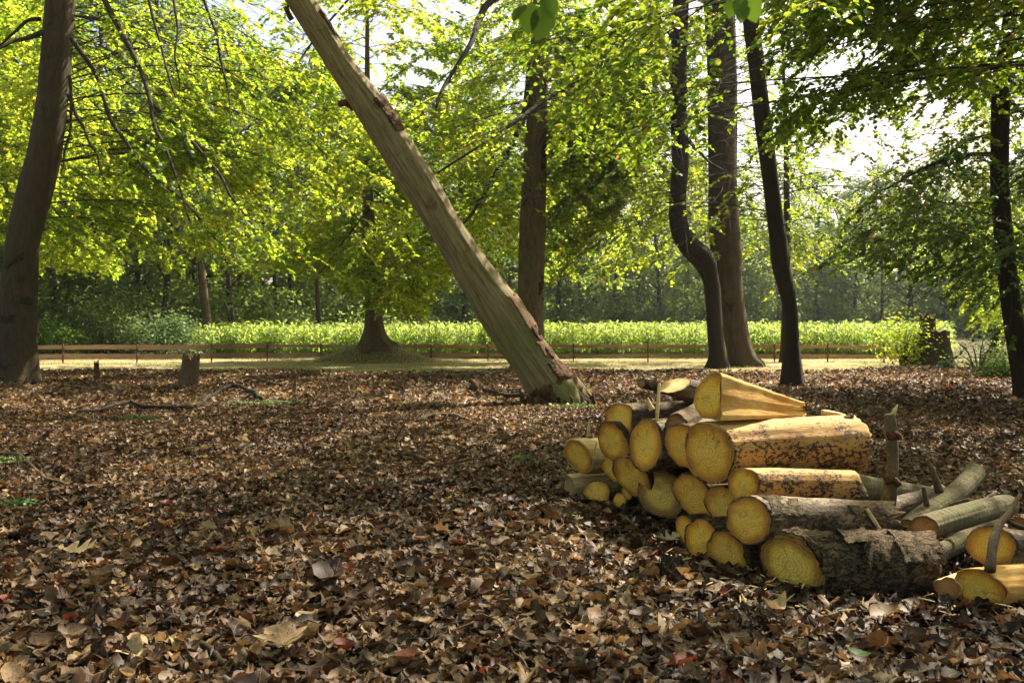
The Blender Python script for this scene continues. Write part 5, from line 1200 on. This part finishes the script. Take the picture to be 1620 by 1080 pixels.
for (px, py, d, r, h, lb, mt, sz, sd2, nm) in [
        (1428, 560, 40.5, 0.55, 2.8, 'bright green shoots growing up beside the massive stump', 'leaf', 0.13, 1, 'shrub'),
        (1548, 572, 37.5, 1.0, 1.6, 'soft blue-green conifer bush right of the massive stump', 'leaf_conifer', 0.08, 2, 'conifer_shrub'),
        (1592, 590, 30, 0.8, 1.3, 'leafy green bush at the foot of the right edge beech', 'leaf_near', 0.10, 3, 'shrub'),
        (1620, 560, 38, 1.6, 2.6, 'dark leafy shrub at the right edge behind the leaf-hung beech', 'leaf_near', 0.10, 5, 'shrub'),
        (1496, 584, 37.0, 0.28, 0.35, 'tiny yellow-green seedling in front of the massive stump', 'moss', 0.10, 4, 'seedling')]:
    o = bush(nm, 330 + sd2, r, h, lb, None, M[mt], sz, 22, 70 if r > .4 else 12); o['category'] = 'seedling' if nm == 'seedling' else 'shrub'; o.location = ((px - 810) / F * d, d, 0.02)
# a few green seedlings on the litter
for i, (x, y, s, lb) in enumerate([(402, 643, 0.5, 'left green seedling patch behind the bent dark branch'), (450, 640, 0.45, 'right green seedling patch beyond the bent dark branch end'), (28, 812, 0.17, 'green moss tuft at the left edge lower down'),
                                   (12, 742, 0.2, 'green tuft by the forked pale branch at the left edge'), (905, 650, 0.4, 'green seedling beside the foot of the leaning dead trunk'), (832, 742, 0.12, 'tiny dark green moss tuft left of the log pile'), (218, 664, 0.3, 'faint green seedling below the bent dark branch')]):
    d = CAM_H * F / (y - HZ); cx = (x - 810) / F * d; rng = rs(70 + i); n = 60; q = np.sqrt(rng.rand(n)) * s; a = rng.uniform(0, 6.28, n)
    C = np.stack([np.cos(a) * q, np.sin(a) * q * 0.6, 0.05 + 0.05 * rng.rand(n)], -1)
    V, f, ti = clump_leaves(rng, C, np.full(n, 0.03), 3, 0.06 if d > 12 else 0.03, 0.3)
    o = mk('seedling', V, [f], M['moss'], None, tint=ti, smooth=False); o.location = (cx, d, float(gz(cx, d))); tag(o, lb, 'seedling')
# single leaves that catch the eye
def single_leaf(label, x, y, kind, ln, yaw, tint, mt='litter', lift=0.075, tilt=0.15, curl=0.4):
    rng = rs(int(x)); t, w = leaf_template(kind, 25 if kind == 1 else 13); S = len(t)
    if kind == 1: w = (0.08 + 0.30 * np.sin(math.pi * t ** 1.15)) * (1 + 0.6 * np.sin(t * 2 * math.pi * 3.5 + 0.8)); w = np.maximum(w, 0.012); w[0] = w[1] = 0.008
    u = (t - 0.5) * ln; P = []
    for j in range(S):
        for s in (-1, -.5, 0, .5, 1): P.append((u[j] + abs(s) * w[j] * ln * 0.35, s * w[j] * ln, curl * (u[j] ** 2) / ln * 2 + abs(s) * w[j] * ln * 0.25 + 0.004 * rng.randn() * ln / .1 * .3))
    P = np.array(P); c, s_ = math.cos(yaw), math.sin(yaw); P = np.stack([P[:, 0] * c - P[:, 1] * s_, P[:, 0] * s_ + P[:, 1] * c, P[:, 2]], -1); P[:, 2] += -P[:, 1] * -tilt
    d = CAM_H * F / (y - HZ); cx = (x - 810) / F * d; uv = np.stack([np.repeat(t, 5), np.tile([0, .25, .5, .75, 1], S)], -1)
    o = mk('fallen_leaf', P, [grid_faces(S, 5, False)], M[mt], None, tint=np.full(len(P), tint), uv=uv); o.location = (cx, d - 0.08, float(gz(cx, d)) + lift); tag(o, label, 'leaf')
single_leaf('large lobed oak leaf lying flat near the bottom edge, left of centre', 455, 1040, 1, 0.20, 2.0, 0.78)
single_leaf('big pale oak leaf on the litter at the left, mid height', 128, 884, 1, 0.22, 0.2, 0.93)
single_leaf('dark red curled leaf at the bottom edge left of centre', 645, 1062, 0, 0.12, 0.9, 1.0)
single_leaf('fresh green leaf on the litter at the lower right', 1348, 1052, 0, 0.10, -0.5, 0.6, 'leaf_near')
single_leaf('pale curled leaf on the litter below the lobed log end', 1218, 982, 3, 0.14, 0.5, 0.93, curl=1.0)
single_leaf('pale grey leaf on the litter left of the foot of the pile', 1052, 866, 1, 0.15, 0.4, 0.94)
# pale chips and splinters on the ground around the logs
rng = rs(81); mb = MB()
for i in range(150):
    px = rng.uniform(1150, 1640) if i < 90 else rng.uniform(880, 1200); y = (rng.uniform(900, 985) if i < 90 else np.interp(px, [880, 1200], [805, 960]) + rng.uniform(-5, 30))
    d = CAM_H * F / (y - HZ); c = np.array([(px - 810) / F * d, d, float(gz((px - 810) / F * d, d)) + 0.06]); a = rng.uniform(0, 6.28); l = rng.uniform(0.01, 0.05); u = np.array([math.cos(a), math.sin(a), rng.normal(0, .25)]) * l
    mb.add(*tube(np.array([c - u, c, c + u]), np.array([0.002, rng.uniform(.002, .006), 0.001]), 4, 0.2, 30, i))
tag(mb.build('wood_chips', M['splinter'], smooth=False), 'pale wood chips and slivers strewn on the leaves round the logs', 'wood chips', kind='stuff')

print('leaves', NLEAF[0])

# ---------------------------------------------------------------- haze
m, t, o = mat('haze_air'); pv = t.nodes.new('ShaderNodeVolumePrincipled'); pv.inputs['Color'].default_value = (0.85, 0.92, 1.0, 1); pv.inputs['Density'].default_value = 0.0002; pv.inputs['Anisotropy'].default_value = 0.3
L(t, pv.outputs[0], o.inputs['Volume'])
V, Fs = box((0, 60, 14.0), (340, 260, 32.0)); hz = mk('haze', V, Fs, m, None, smooth=False); tag(hz, 'thin bluish summer air fading the far wood', 'haze', kind='stuff')

# black scars and stained foot of the left beech, bark scars of the others
def rowi(Pt, row):
    return int(np.argmin(abs(proj(Pt)[1] - row)))
for key, r0_, r1_, t0, t1, ed, sd_i in (('LT', 607, 570, -2.9, -0.7, 0.12, 1), ('LT', 432, 396, -2.6, -1.0, 0.30, 2), ('LT', 514, 490, -2.4, -1.0, 0.30, 3), ('LT', 452, 436, -1.9, -0.6, 0.35, 4), ('LT', 484, 476, -1.2, -0.3, 0.25, 5), ('LT', 55, 44, -2.0, -1.4, 0.2, 6),
                                 ('MT', 345, 308, -2.9, -1.9, 0.3, 7), ('MT', 300, 225, -1.2, 0.0, 0.42, 8), ('MT', 500, 420, -1.0, -0.1, 0.45, 9), ('T1', 250, 215, -2.6, -1.4, 0.4, 10), ('T2', 500, 470, -2.4, -1.2, 0.4, 11), ('T1', 345, 330, -3.3, -2.5, 0.2, 12)):
    rt_, bs_, Pt, rr_ = TRUNKS[key]; i0 = rowi(Pt, r0_); i1 = max(rowi(Pt, r1_), i0 + 2)
    patch('bark_scar', i0, i1, t0, t1, 0.008, M['black_rot'], 80 + sd_i, 0.015, ed + 0.18, (Pt, rr_, bs_, rt_), 4.5, 1.4, 1.3)
